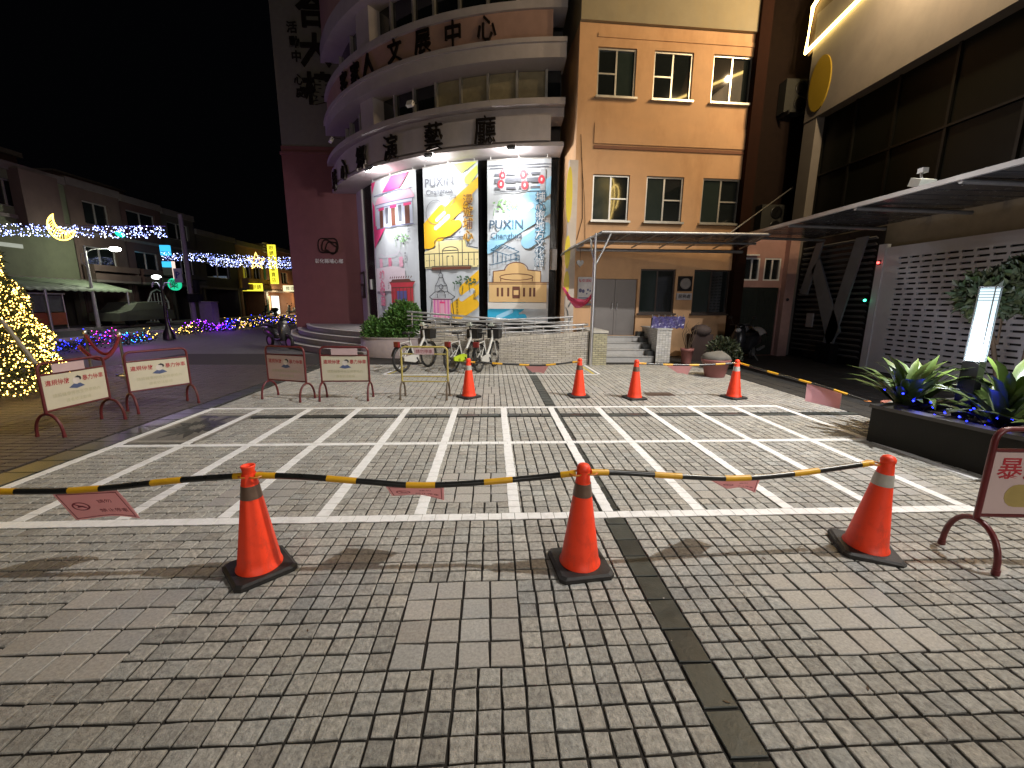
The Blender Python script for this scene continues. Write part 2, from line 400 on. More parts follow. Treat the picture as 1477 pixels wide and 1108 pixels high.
def window(par, u0, u1, z0, z1, y=.12, split=.5, transom=None, glassL=None, glassR=None, fm=None, sill=True):
    """sliding window: frame as a part, each pane under it"""
    fm = fm or M_alu; glassL = glassL or M_glass; glassR = glassR or M_glass
    w = .045; mb = MB()
    mb.box(u0, u1, y-.05, y+.03, z1-w, z1); mb.box(u0, u1, y-.05, y+.03, z0, z0+w)
    mb.box(u0, u0+w, y-.05, y+.03, z0+w, z1-w); mb.box(u1-w, u1, y-.05, y+.03, z0+w, z1-w)
    um = u0+(u1-u0)*split; mb.box(um-w*.5, um+w*.5, y-.035, y+.03, z0+w, z1-w)
    if sill: mb.box(u0-.05, u1+.05, y-.2, y-.051, z0-.05, z0+.004)
    if transom is not None:
        a, b = (u0+w, um-w*.5) if transom == 0 else (um+w*.5, u1-w); zm = (z0+z1)/2
        mb.box(a, b, y-.03, y+.02, zm-.018, zm+.018)
    f = mb.build('window', fm, par)
    p = MB(); p.box(u0+w, um-w*.5, y-.012, y-.004, z0+w, z1-w); p.build('pane', glassL, f)
    p = MB(); p.box(um+w*.5, u1-w, y+.0, y+.008, z0+w, z1-w); p.build('pane', glassR, f)
    return f
# ---- the orange block
OB = thing('orange_building', 'three storey orange plastered block with six sliding windows above the steps', 'building', (2.36, 12.57, 0), .047)
wins = [(.52, 1.6, 7.17, 8.38), (2.1, 3.22, 7.17, 8.38), (3.8, 4.98, 7.17, 8.38), (.52, 1.6, 3.95, 5.2), (2.1, 3.22, 3.95, 5.2), (3.8, 4.98, 3.95, 5.2)]
low = [(2.1, 3.2, 1.31, 2.62), (3.78, 4.95, 1.31, 2.62), (.68, 2.02, .64, 2.32)]
mb = MB(); wall_mb(mb, 0, 5.25, -.3, 8.93, wins+low, .16); mb.box(.0, .02, .004, 4, -.3, 8.92); mb.box(5.23, 5.25, .004, 2.2, -.3, 8.92)
mb.box(0, 5.25, 3.9, 4, 0, 8.9); wallO = mb.build('wall', M_orange, OB)
mb = MB(); mb.box(-.0, 5.3, -.1, 4, 8.934, 12.2); mb.build('parapet', M_cream, OB)
mb = MB(); mb.box(.5, 5.02, -.032, -.002, 5.99, 6.42); mb.box(.5, 5.02, -.02, -.002, 6.424, 6.52); mb.box(.5, 5.02, -.025, -.002, 8.6, 8.7); mb.build('ledge', M_orange, OB)
mb = MB(); mb.box(.5, 5.02, -.03, -.002, 5.86, 5.94); mb.build('groove_shadow_strip', mat('groove_shadow_brown', (.2, .08, .04), .7), OB)  # brown strip colours in the dark groove shadow under the ledge
gl = [(M_glass, M_frost, 0), (M_glass, M_glass, 0), (M_glass, M_glass, None), (M_frost, M_glass, 1), (M_frost, M_glass, 1), (M_frost, M_glass, 1)]
for w_, (a, b, t) in zip(wins, gl): window(OB, *w_, y=.1, transom=t, glassL=a, glassR=b)
for w_ in low[:2]: window(OB, *w_, y=.1, split=.5, transom=None, glassL=M_frost, glassR=M_glass, fm=mat('brown_aluminium', (.08, .06, .05), .4, .5))
M_door = mat('grey_steel_door', (.2, .18, .165), .5, .3, var=.12, sc=2)
for s_, (a, b) in enumerate(((.69, 1.345), (1.355, 2.01))):
    mb = MB(); mb.box(a, b, .06, .1, .645, 2.31); mb.box(a+.08, b-.08, .052, .0595, 1.55, 2.2); mb.box(a+.08, b-.08, .052, .0595, .75, 1.42); d_ = mb.build('door', M_door, OB)
    hx = b-.07 if s_ == 0 else a+.07
    mb = MB(); mb.tube([(hx, .02, 1.42), (hx, .02, 1.6)], .012, 6); mb.box(hx-.01, hx+.01, .02, .052, 1.44, 1.46); mb.box(hx-.01, hx+.01, .02, .052, 1.56, 1.58); mb.build('handle', M_steel, d_)
mb = MB(); mb.tube([(5.13, -.07, .1), (5.13, -.07, 8.9)], .05, 8)
for z in (2.6, 4.6, 6.6, 8.4): mb.tube([(5.13, -.07, z), (5.13, -.07, z+.1)], .062, 8)
mb.build('drainpipe', mat('brown_pvc', (.28, .13, .06), .5), OB)
mb = MB(); mb.tube([(.1, -.03, 3.4), (.25, -.02, 4.0), (.2, -.03, 5.2), (.12, -.02, 6.2)], .008, 4); mb.tube([(.35, -.02, 3.4), (.3, -.03, 4.4), (.16, -.02, 5.6)], .006, 4); mb.build('cable', M_black, OB)
# notices on its ground floor
t = thing('wall_poster', 'white poster with red heading on the orange wall beside the pink drape', 'poster', (2.36+.98*1-.82, 12.53, 0), .047)
mb = MB(); mb.box(.02, .45, -.004, .012, 1.66, 2.36); mb.build('sheet', mat('poster_white', (.6, .58, .58), .5), t)
mb = MB(); text_mb('防疫須知', .095, .012, mb=mb, fn=lambda x, y, d: (.235+x, -.0045-d, 2.22+y)); mb.build('heading', mat('poster_red', (.55, .06, .1), .5), t)
mb = MB()
for x_, z_, r_ in ((.1, 1.97, .05), (.19, 1.95, .045), (.33, 1.99, .03), (.4, 1.96, .025), (.3, 1.88, .022)): mb.prism([(x_+r_*cos(i*pi/5), z_+r_*1.2*sin(i*pi/5)) for i in range(10)], lambda u, v: (u, -.0043, v), lambda u, v: (u, -.006, v))
mb.box(.05, .42, -.006, -.0043, 1.74, 1.77); mb.build('picture', mat('poster_blue', (.1, .1, .22), .5), t)
mb = MB(); mb.box(.0, .47, -.05, .01, 1.54, 1.6); mb.build('shelf', M_black, t)
t = thing('clock_sign', 'round plate over a small white sign between the two dark ground floor windows', 'sign', (2.36+3.49, 12.71, 0), .047)
mb = MB(); mb.box(-.22, .22, -.03, .03, 1.98, 2.42); mb.build('back_board', M_black, t)
mb = MB(); mb.lathe([(.165, 0), (.165, .03), (.13, .035)], 20, M=Matrix.Translation((0, -.03, 2.2)) @ Matrix.Rotation(pi/2, 4, 'X')); mb.build('round_plate', mat('plate', (.22, .2, .19), .5), t)
mb = MB(); mb.box(-.24, .24, -.03, .03, 1.72, 1.92); sg = mb.build('name_plate', mat('plate_white', (.45, .42, .42), .5), t)
mb = MB(); text_mb('服務處', .13, .008, mb=mb, fn=lambda x, y, d: (x, -.0335-d, 1.775+y)); mb.build('lettering', M_black, sg)
# steps up to the door with their tiled side wall
st = thing('entrance_steps', 'pale stone steps climbing to the grey double door', 'steps', (0, 0, 0))
M_step = mat('terrazzo', (.42, .41, .39), .5, var=.12, sc=30, dirt=(.25, .24, .23), dsc=2)
for i in range(4):
    mb = MB(); mb.box(3.02, 4.5, 11.32+.3*i, 12.55, .16*i-.02*(i == 0), .16*(i+1)-.004); stp = mb.build('step', M_step, st)
    mb = MB(); mb.box(3.0, 4.5, 11.29+.3*i, 11.36+.3*i, .16*(i+1)-.003, .16*(i+1)+.004); mb.build('nosing', mat('stone_nosing', (.6, .59, .56), .45), stp)
def tiled(par, name, quad, rows, cols, t=.006, gap=.006, m=None, stagger=True, kind='stuff'):
    """tiles proud of a wall: quad = bottom-left, bottom-right, top-right, top-left and outward normal"""
    a, b, c, d, n = [Vector(q) for q in quad]; mb = MB(); r_ = random.Random(5)
    for i in range(rows):
        off = .5 if (i % 2 and stagger) else 0
        for k in range(cols+(1 if off else 0)):
            u0, u1 = max(0, (k-off)/cols), min(1, (k+1-off)/cols); v0, v1 = i/rows, (i+1)/rows
            if u1-u0 < .2/cols: continue
            def pt(u, v): return (a*(1-u)+b*u)*(1-v)+(d*(1-u)+c*u)*v
            q = [pt(u0, v0), pt(u1, v0), pt(u1, v1), pt(u0, v1)]; ce = sum(q, Vector())/4
            e = (q[1]-q[0]).length; h = (q[3]-q[0]).length
            if e < gap*1.5 or h < gap*1.5: continue
            ex, ez = (q[1]-q[0]).normalized()*gap/2, (q[3]-q[0]).normalized()*gap/2
            o = [q[0]+ex+ez, q[1]-ex+ez, q[2]-ex-ez, q[3]+ex-ez]
            k_ = r_.gauss(1, .09); mb.tint = (k_, k_, k_*r_.gauss(1, .02)); up = [p+n*(t+r_.uniform(-.001, .001)) for p in o]
            mb.add(up+o, [(0, 1, 2, 3)]+[(4+j, 4+(j+1) % 4, (j+1) % 4, j) for j in range(4)])
    return tag(mb.build(name, m, par), kind=kind)
M_wt = mat('white_glazed_tile', (.56, .55, .52), .3, var=.06, attr=True, sc=20)
M_bt = mat('cream_brick_tile', (.50, .46, .39), .45, var=.12, attr=True, sc=12, dirt=(.3, .27, .22), dsc=2.2)
M_yt = mat('yellow_brick_tile', (.40, .37, .24), .45, var=.12, attr=True, sc=12, dirt=(.24, .22, .15), dsc=3)
sw = thing('stair_side_wall', 'white tiled stepped wall along the right of the door steps', 'wall', (0, 0, 0))
mb = MB(); mb.box(4.55, 4.86, 11.2, 12.5, -.05, .3); 
for i in range(3): mb.box(4.55, 4.86, 11.2+.0*i, 12.5, .301+.2*i, .5+.2*i) if i < 3 else None
core = mb.build('core', M_grout, sw)
tiled(sw, 'tiles', ((4.5, 11.196, 0), (4.9, 11.196, 0), (4.9, 11.196, .9), (4.5, 11.196, .9), (0, -1, 0)), 18, 5, m=M_wt, stagger=False)
tiled(sw, 'tiles', ((4.547, 12.5, 0), (4.547, 11.2, 0), (4.547, 11.2, .9), (4.547, 12.5, .9), (-1, 0, 0)), 18, 14, m=M_wt, stagger=False)
mb = MB(); mb.box(4.5, 4.92, 11.17, 12.5, .902, .935); mb.build('coping', mat('coping', (.5, .5, .47), .5), sw)
for i in range(4):   # small dark planters stepping down beside the stairs
    mb = MB(); mb.box(4.34, 4.53, 11.36+.3*i, 11.6+.3*i, .162+.16*i, .30+.16*i)
    tag(mb.build('dark_step_block', mat('dark_granite', (.03, .032, .03), .4), st))
# ---- alley behind: dark wall, pink wall with white window, gate and pink pillar
al = thing('alley_house', 'pink walled annex with a white twin window above a dark gate', 'house', (7.62, 12.86, 0), .03)
M_pink = mat('pink_plaster', (.42, .24, .21), .8, var=.14, sc=2, dirt=(.28, .16, .14))
mb = MB(); wall_mb(mb, 0, 1.38, -.1, 3.6, [(.12, .62, 2.32, 3.0), (.76, 1.3, 2.32, 3.0), (0.03, 1.34, 0, 2.12)], .14); mb.build('wall', M_pink, al)
window(al, .12, .62, 2.32, 3.0, y=.06, fm=M_white, sill=False); window(al, .76, 1.3, 2.32, 3.0, y=.06, fm=M_white, sill=False)
M_gate = mat('dark_green_gate', (.018, .022, .014), .6, var=.3)
for k in range(2):
    mb = MB(); mb.box(.04+.655*k, .685+.655*k, .04, .08, .02, 2.11)
    for j in range(9): mb.box(.07+.655*k+.066*j, .09+.655*k+.066*j, .02, .039, .1, 2.02)
    gd = mb.build('gate', M_gate, al)
mb = MB(); mb.box(.0, .5, -.12, -.002, 3.05, 3.09); mb.build('lamp_strip', M_white, al)
mb = MB(); mb.box(1.38, 1.68, -.2, .12, -.05, 3.6); pil = mb.build('pillar', mat('pink_pillar', (.44, .26, .22), .75, var=.12, dirt=(.3, .17, .15)), al)
mb = MB(); mb.sphere((1.5, -.2, 1.75), .05, 10, 6); mb.build('bell', M_black, pil)
rb = thing('rear_building', 'dark brown rear wall between the orange block and the concrete portal', 'building', (7.6, 14.6, 0))
mb = MB(); mb.box(0, 4, 0, .3, 0, 13); mb.build('wall', mat('dark_brown_wall', (.016, .01, .008), .9, var=.25, spec=.08), rb)
mb = MB(); mb.box(-.3, .02, -2.0, 0, 0, 10.6); mb.build('side_wall', mat('rust_wall', (.02, .008, .005), .9, var=.2, spec=.08), rb)
def aircon(loc, label):
    t = thing('air_conditioner', label, 'air conditioner', loc, 0, 'air conditioner units in the dark gap')
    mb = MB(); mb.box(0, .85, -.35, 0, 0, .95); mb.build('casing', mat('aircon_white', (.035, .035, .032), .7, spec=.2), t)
    for z in (.25, .7):
        mb = MB(); mb.lathe([(.2, 0), (.2, .02), (.17, .022)], 18, M=Matrix.Translation((.5, -.352, z)) @ Matrix.Rotation(pi/2, 4, 'X')); f = mb.build('fan_grille', M_black, t)
    mb = MB(); mb.box(.05, .1, -.5, 0, -.12, -.002); mb.box(.75, .8, -.5, 0, -.12, -.002); mb.build('bracket', M_black, t)
aircon((9.28, 14.58, 7.62), 'upper boxy air conditioner hanging on the dark wall beside the yellow disc')
aircon((8.95, 14.58, 3.9), 'lower air conditioner in the dark gap above the canopy junction')
# ---------------------------------------------------------------- the curved hall
HC = (2.5, 23., 0)
def A(R, a, z): a = rad(a); return (R*sin(a), -R*cos(a), z)
def arc(mb, R0, R1, a0, a1, z0, z1, n=None, ends=True):
    n = n or max(2, int(abs(a1-a0)/2)); vs = []; fs = []
    for i in range(n+1):
        a = a0+(a1-a0)*i/n; vs += [A(R0, a, z0), A(R1, a, z0), A(R1, a, z1), A(R0, a, z1)]
    for i in range(n):
        k = 4*i
        for j in range(4): fs.append((k+j, k+(j+1) % 4, k+4+(j+1) % 4, k+4+j))
    if ends: fs += [(0, 3, 2, 1), (4*n, 4*n+1, 4*n+2, 4*n+3)]
    return mb.add(vs, fs, False)
CHL = thing('curved_hall', 'round fronted hall with pale bands, dark strip windows and bronze lettering', 'building', HC)
AL, AR = -110., -2.4
mb = MB(); arc(mb, 8.2, 10.0, AL, AR, 6.05, 6.14, 54); arc(mb, 9.3, 9.9, AL, AR, 6.141, 6.2); mb.build('soffit', M_lilac, CHL)
mb = MB(); arc(mb, 9.2, 10.0, AL, -4.6, 6.2, 6.86, 54); mb.build('fascia', M_lilac, CHL)
mb = MB(); arc(mb, 9.2, 9.86, AL, AR, 6.862, 7.1, 54); mb.build('shadow_band', M_lilac, CHL)
mb = MB(); arc(mb, 9.2, 10.12, AL, AR, 7.102, 7.26, 54); mb.build('sill_band', M_lilac, CHL)
mb = MB(); arc(mb, 9.2, 10.1, AL, AR, 8.26, 8.62, 54); arc(mb, 9.2, 10.16, AL, AR, 8.622, 8.73, 54); mb.build('ledge_band', M_lilac, CHL)
mb = MB(); arc(mb, 9.2, 9.98, AL, -4.6, 8.732, 9.48, 54); mb.build('fascia', M_rose, CHL)
mb = MB(); arc(mb, 9.2, 10.06, AL, AR, 9.482, 9.68, 54); mb.build('sill_band', M_lilac, CHL)
mb = MB(); arc(mb, 9.2, 10.1, AL, AR, 10.9, 11.4, 54); mb.build('ledge_band', M_lilac, CHL)
mb = MB(); arc(mb, 9.2, 10.0, AL, AR, 11.402, 13, 54); mb.build('fascia', M_rose, CHL)
mb = MB(); arc(mb, 8.6, 9.0, AL, AR, -.2, 14, 54); mb.build('inner_wall', mat('inner_wall', (.05, .045, .045), .6), CHL)
M_blind = mat('window_blind', (.3, .26, .16), .5, var=.2, sc=5)
def strip(z0, z1, posts, blinds):
    for a in posts:
        wd = 2.2 if a in (-43.,) else .22
        mb = MB(); arc(mb, 9.3, 9.85 if wd > 1 else 9.52, a-wd, a+wd, z0, z1, 2); mb.build('mullion', M_lilac if wd > 1 else M_alu, CHL)
    ps = sorted(posts)
    for a, b in zip([AL+2]+ps, ps+[AR-.2]):
        k = max(1, round((b-a)/12))
        for q in range(k):
            mb = MB(); arc(mb, 9.4, 9.42, a+.25+(b-a)*q/k, b-.25-(b-a)*(k-1-q)/k, z0+.01, z1-.01, 4)
            mb.build('pane', M_blind if any(a <= c <= b for c in blinds) else M_glass, CHL)
strip(7.262, 8.258, [-60., -56., -50., -43., -36.8, -31.6, -26.4, -21.2, -15.9, -10.6, -5.4], (-24, -18, -13, -8))
strip(9.682, 10.898, [-62., -52.5, -43., -36.8, -31., -26.4, -21.2, -15.9, -10.6, -5.4], ())
# bronze characters, each a part bent to the wall
def wallchar(c, a, z, size, R, bold=.02):
    mb = text_mb(c, size, bold, mb=MB(), ext=.045, thick=.05, fn=lambda x, y, d: A(R+d, a+math.degrees(x*.84/R), z-size*.38+y))
    return mb.build('character', M_char, CHL)
for c, a, z in (('埔', -60., 6.28), ('心', -52.2, 6.38), ('鄉', -44, 6.46), ('演', -34.9, 6.47), ('藝', -25.1, 6.53), ('廳', -15.5, 6.52)): wallchar(c, a, z, .82, 10.0, .0)
for c, a, z in (('客', -49.7, 9.1), ('家', -44.8, 9.1), ('人', -40.2, 9.1), ('文', -33, 9.13), ('展', -26.8, 9.13), ('中', -21, 9.13), ('心', -15.2, 9.12)): wallchar(c, a, z, .7, 9.98, .008)
# dark ribbed cladding behind the banners
mb = MB()
for i in range(190):
    a = -58+55.4*i/190; arc(mb, 9.0, 9.06, a, a+.17, .64, 6.04, 1)
mb.build('ribbed_cladding', mat('black_cladding', (.012, .012, .013), .22, .4, var=.15), CHL)
mb = MB(); arc(mb, 8.9, 9.12, -66, -58.2, .64, 6.04, 4); mb.build('pier', M_lilac, CHL)
mb = MB(); arc(mb, 9.0, 9.1, -51.6, -49.8, .9, 5.95, 1); mb.build('white_trim', M_white, CHL)
mb = MB(); arc(mb, 9.06, 9.14, -3.95, -2.5, 2.65, 3.3, 1); mb.build('switch_box', mat('grey_box', (.25, .24, .23), .5), CHL)
mb = MB(); arc(mb, 9.07, 9.13, -55.2, -54.5, 2.1, 2.5, 1); mb.build('intercom', M_white, CHL)
mb = MB(); arc(mb, 9.13, 9.16, -63.6, -59.5, 1.75, 2.85, 2); nb = mb.build('notice_case', M_black, CHL)
mb = MB(); arc(mb, 9.162, 9.17, -63.2, -59.9, 2.35, 2.75, 2); arc(mb, 9.162, 9.17, -63.2, -61.4, 1.85, 2.25, 2); mb.build('notice_paper', mat('notice_paper', (.25, .22, .22), .6), nb)
# floodlights of the banners on the lower band, and two small floods on the sill
M_hot = glow('lamp_face', (1, .97, .9), 60)
def spotlamp(a, R, z, label, lit, tgt=None):
    t = thing('floodlight', label, 'floodlight', Vector(HC)+Vector(A(R, a, z)), rad(a))
    M_ = Matrix.Rotation(rad(-50 if lit else -25), 4, 'X')
    mb = MB(); mb.box(-.11, .11, -.05, .05, -.08, .08, M_); mb.build('housing', M_white if not lit else M_black, t)
    mb = MB(); mb.box(-.1, .1, .051, .056, -.07, .07, M_); mb.box(-.07, .07, -.06, .0, -.11, -.085) if lit else None; mb.build('lens', M_hot if lit else mat('lens', (.5, .5, .5), .2), t)
    mb = MB(); mb.tube([(-.12, 0, 0), (-.12, .1, .1), (.12, .1, .1), (.12, 0, 0)], .01, 5); mb.tube([(0, .1, .1), (0, .35, .12)], .012, 5); mb.build('bracket', M_black, t)
    return t
for a, n_ in ((-40.6, 'white banner with the pink roof'), (-25.8, 'yellow banner'), (-11., 'blue banner')):
    spotlamp(a, 10.16, 5.98, 'small lit floodlight on the band above the '+n_, True)
    lamp('banner_floodlight_light', 'POINT', Vector(HC)+Vector(A(9.95, a, 5.9)), 120, (1, .98, .96), .06); lamp('banner_floodlight_light', 'SPOT', Vector(HC)+Vector(A(10.2, a, 5.7)), 680, (1, .98, .96), .06, Vector(HC)+Vector(A(9.2, a, 2.6)), 74, 1)
spotlamp(-28.6, 10.3, 7.42, 'small white floodlight on the sill under the strip window, nearer the middle', False)
spotlamp(-54.5, 10.3, 7.42, 'small white floodlight on the sill at the far left of the curved hall', False)
# ---- tower behind
TW = thing('tower', 'tall slab tower with dusty red base and black characters down its pale top', 'building', (-8.62, 19, 0))
mb = MB(); mb.box(0, 4.5, 0, 5, .0, 7.84); mb.build('base_wall', M_redwall, TW)
mb = MB(); mb.box(.03, 4.5, .03, 5, 7.842, 22); mb.build('wall', mat('tower_tile', (.15, .14, .125), .7, var=.12, dirt=(.13, .12, .11)), TW)
mb = MB(); mb.box(-.04, 4.5, -.05, 5.05, 7.5, 7.62); mb.build('cornice', M_redwall, TW)
for i, c in enumerate('綜合大樓'):
    z = 14.05-1.36*i
    text_mb(c, 1.2, .03, mb=(m_ := MB()), ext=.03, thick=.04, fn=lambda x, y, d: (1.62+.03*i+x, .03-d, z-.45+y)).build('character', M_char, TW)
for c, x, z in (('活', .84, 12.1), ('動', .9, 11.6), ('中', .93, 11.1), ('心', .96, 10.28), ('處', 1.0, 9.83)):
    text_mb(c, .42, .02, mb=(m_ := MB()), ext=.03, thick=.04, fn=lambda x_, y, d: (x+x_, .03-d, z-.16+y)).build('character', M_char, TW)
em = thing('wall_emblem', 'dark metal emblem of looping lines over small letters on the red wall', 'emblem', (-7.0, 18.96, 3.95))
mb = MB()
for k in range(3):
    mb.tube([(.42*cos(q)*(1-.22*k)+.06*k, 0, .34*sin(q)*(1-.2*k)-.05*k+.06*sin(3*q+k)) for q in [i*2*pi/24 for i in range(24)]], .022, 5, True)
mb.build('rings', M_char, em)
mb = MB(); text_mb('彰化縣埔心鄉', .2, .006, mb=mb, ext=.02, fn=lambda x, y, d: (x, -d, -.72+y)); mb.build('lettering', M_white, em)
# ---- platform, round steps, ramps
PLM = thing('round_steps', 'semicircular stone steps rising to the foot of the red tower', 'steps', HC)
for i, R in enumerate((12.45, 12.1, 11.75, 11.4)):
    mb = MB(); arc(mb, 8.0, R, -100, -30, .16*i-.02 if i == 0 else .16*i, .16*(i+1)-.012, 40); s_ = mb.build('step', mat('step_stone', (.24, .225, .22), .55, var=.15, sc=8, dirt=(.14, .13, .13)), PLM)
    mb = MB(); arc(mb, R-.12, R+.02, -100, -30, .16*(i+1)-.011, .16*(i+1)+.004, 40); mb.build('nosing', mat('pale_nosing', (.5, .48, .47), .5), s_)
mb = MB(); arc(mb, 8.9, 11.0, -30, 2, .0, .63, 20); pf = mb.build('landing', M_step, PLM)
# ---------------------------------------------------------------- ramp with tiled walls and steel rails
rp = thing('ramp', 'cream tiled ramp wall with steel handrails in front of the banners', 'ramp', (0, 0, 0))
def slopez(x): return .50+(x+2.3)/4.8*.38
mb = MB(); vs = [(-1.9, 10.76, -.1), (2.52, 10.76, -.1), (2.52, 10.76, slopez(2.52)-.035), (-1.9, 10.76, slopez(-1.9)-.035)]
mb.prism([(-1.9, -.1), (2.52, -.1), (2.52, slopez(2.52)-.035), (-1.9, slopez(-1.9)-.035)], lambda u, v: (u, 10.76, v), lambda u, v: (u, 10.96, v)); mb.build('front_wall', M_grout, rp)
tiled(rp, 'wall_tiles', ((-1.9, 10.76, 0), (2.52, 10.76, 0), (2.52, 10.76, slopez(2.52)-.1), (-1.9, 10.76, slopez(-1.9)-.1), (0, -1, 0)), 14, 22, m=M_bt, gap=.011, t=.012)
mb = MB()
for k in range(52):
    x = -1.9+k*.085; mb.tint = (lambda q: (q, q, q))(rnd.gauss(1, .08)); z = slopez(x)
    mb.prism([(x+.004, z-.095), (x+.081, z-.095+.0067), (x+.081, z+.0067), (x+.004, z)], lambda u, v: (u, 10.745, v), lambda u, v: (u, 10.97, v))
mb.build('coping_tiles', M_bt, rp)
mb = MB(); mb.prism([(-2.0, 0), (2.3, 0), (2.3, .64), (-2.0, 1.02)], lambda u, v: (u, 12.0, v), lambda u, v: (u, 12.2, v)); mb.build('back_wall', M_grout, rp)
tiled(rp, 'wall_tiles', ((-2.0, 12.0, 0), (2.3, 12.0, 0), (2.3, 12.0, .64), (-2.0, 12.0, 1.02), (0, -1, 0)), 14, 20, m=M_bt, gap=.011, t=.012)
mb = MB(); mb.prism([(-1.9, 0), (2.5, 0), (2.5, .74), (-1.9, .34)], lambda u, v: (u, 10.97, v), lambda u, v: (u, 11.99, v)); mb.build('ramp_floor', M_step, rp)
mb = MB(); mb.box(2.55, 3.0, 10.72, 12.5, -.1, .84); mb.build('end_wall', M_grout, rp)
tiled(rp, 'wall_tiles', ((2.55, 10.72, 0), (3.0, 10.72, 0), (3.0, 10.72, .82), (2.55, 10.72, .82), (0, -1, 0)), 16, 3, m=M_yt, gap=.01, t=.01)
mb = MB(); mb.box(2.53, 3.02, 10.7, 12.5, .842, .9); mb.build('coping', mat('stone_coping', (.48, .46, .4), .5), rp)
def rail(p0, p1, drops, y, bend=True):
    mb = MB()
    for dz, r in drops:
        a, b = Vector((p0[0], y, p0[1]+dz)), Vector((p1[0], y, p1[1]+dz)); mb.tube([a, a.lerp(b, .5), b], r, 8)
    f = mb.build('handrail', M_steel, rp)
    for q in (.03, .27, .5, .73, .97):
        x = p0[0]+(p1[0]-p0[0])*q; z = p0[1]+(p1[1]-p0[1])*q
        mb = MB(); mb.tube([(x, y, z), (x, y, z-.42)], .019, 7); mb.build('rail_post', M_steel, f)
rail((-1.8, .82), (2.5, 1.06), ((0, .026), (-.11, .02)), 10.86)
rail((-2.4, 1.33), (2.1, 1.0), ((0, .028), (-.11, .022), (-.21, .016)), 12.05)
rail((-1.7, 1.02), (2.3, 1.22), ((0, .024), (-.13, .018)), 11.85)
mb = MB(); mb.tube([(2.1, 12.05, 1.0), (2.4, 11.6, .98), (2.5, 10.86, 1.05)], .026, 8); mb.build('handrail', M_steel, rp)
# ---- rounded planter with its clipped bush
pl = thing('curved_planter', 'pale mauve rounded planter wall at the foot of the ramp', 'planter', (-2.65, 12.9, 0))
M_mauve = mat('mauve_tile', (.40, .33, .33), .5, var=.1, sc=6, dirt=(.27, .22, .22))
def pang(q, r): return (1.32*r*cos(q), -.85*r*sin(q))
mb = MB(); n = 26; vs = []
for i in range(n+1):
    q = pi*1.12*i/n-.06*pi
    for r, z in ((1, 0), (1, .55), (.86, .55), (.86, .1)): x_, y_ = pang(q, r); vs.append((x_, y_, z))
mb.add(vs, [(4*i+j, 4*(i+1)+j, 4*(i+1)+j+1, 4*i+j+1) for i in range(n) for j in range(3)], True); mb.build('wall', M_mauve, pl)
mb = MB(); vs = []
for i in range(n+1):
    q = pi*1.12*i/n-.06*pi
    for r, z in ((1.015, .551), (1.015, .585), (.845, .585), (.845, .551)): x_, y_ = pang(q, r); vs.append((x_, y_, z))
mb.add(vs, [(4*i+j, 4*(i+1)+j, 4*(i+1)+(j+1) % 4, 4*i+(j+1) % 4) for i in range(n) for j in range(4)], False); mb.build('rim', mat('planter_rim', (.46, .4, .39), .5), pl)
mb = MB(); mb.prism([pang(pi*1.12*i/n-.06*pi, .86) for i in range(n+1)], lambda u, v: (u, v, .42), lambda u, v: (u, v, .46)); mb.build('soil', mat('soil', (.03, .022, .016), .95, bump=.6), pl)
M_leaf = mat('bush_leaf', (.07, .16, .035), .5, var=.4, sc=5, attr=True); M_twig = mat('twig', (.09, .06, .035), .8)
def bush(name, label, lobes, loc, n, size, m, cat='bush', trunk=True, pal=(.75, 1.4)):
    t = thing(name, label, cat, loc); rr = random.Random(len(label))
    mb = MB(); tot = sum(l[3]**2 for l in lobes)
    for lx, ly, lz, lr, *sq in lobes:
        sq = sq[0] if sq else 1.
        for _ in range(int(n*lr*lr/tot)):
            d = Vector((rr.gauss(0, 1), rr.gauss(0, 1), rr.gauss(0, 1))).normalized(); clump = .88+.2*sin(d.x*5+lx*9)*sin(d.y*6+1)*sin(d.z*5)
            rad_ = lr*(rr.random()**.28)*clump
            k = rr.uniform(*pal); mb.tint = (k*rr.uniform(.8, 1.2), k, k*rr.uniform(.6, 1.1))
            dd = (d+Vector((rr.gauss(0, .6), rr.gauss(0, .6), rr.gauss(0, .6)+.3)))
            mb.leaf((lx+d.x*rad_, ly+d.y*rad_, lz+d.z*rad_*sq), size*rr.uniform(.6, 1.3), .55, dd)
    mb.build('crown', m, t)
    if trunk:
        mb = MB()
        for lx, ly, lz, lr, *_ in lobes:
            mb.tube([(lx*.2, ly*.2, 0), (lx*.6, ly*.6, lz*.5), (lx, ly, lz)], [.04, .03, .012], 6)
            for _ in range(6):
                d = Vector((rr.gauss(0, 1), rr.gauss(0, 1), rr.gauss(0, .6))).normalized()*lr*.7; mb.tube([(lx*.6, ly*.6, lz*.6), (lx+d.x, ly+d.y, lz+d.z)], [.015, .005], 4)
        mb.build('trunk', M_twig, t)
    return t
bush('clipped_bush', 'dense green bush with a tall round head in the curved planter', [(-.02, -.1, .5, .56, 1.1), (.12, 0, .72, .5), (-.75, -.05, .28, .42), (-.45, -.2, .25, .4)], (-2.72, 12.75, .45), 15000, .085, M_leaf)
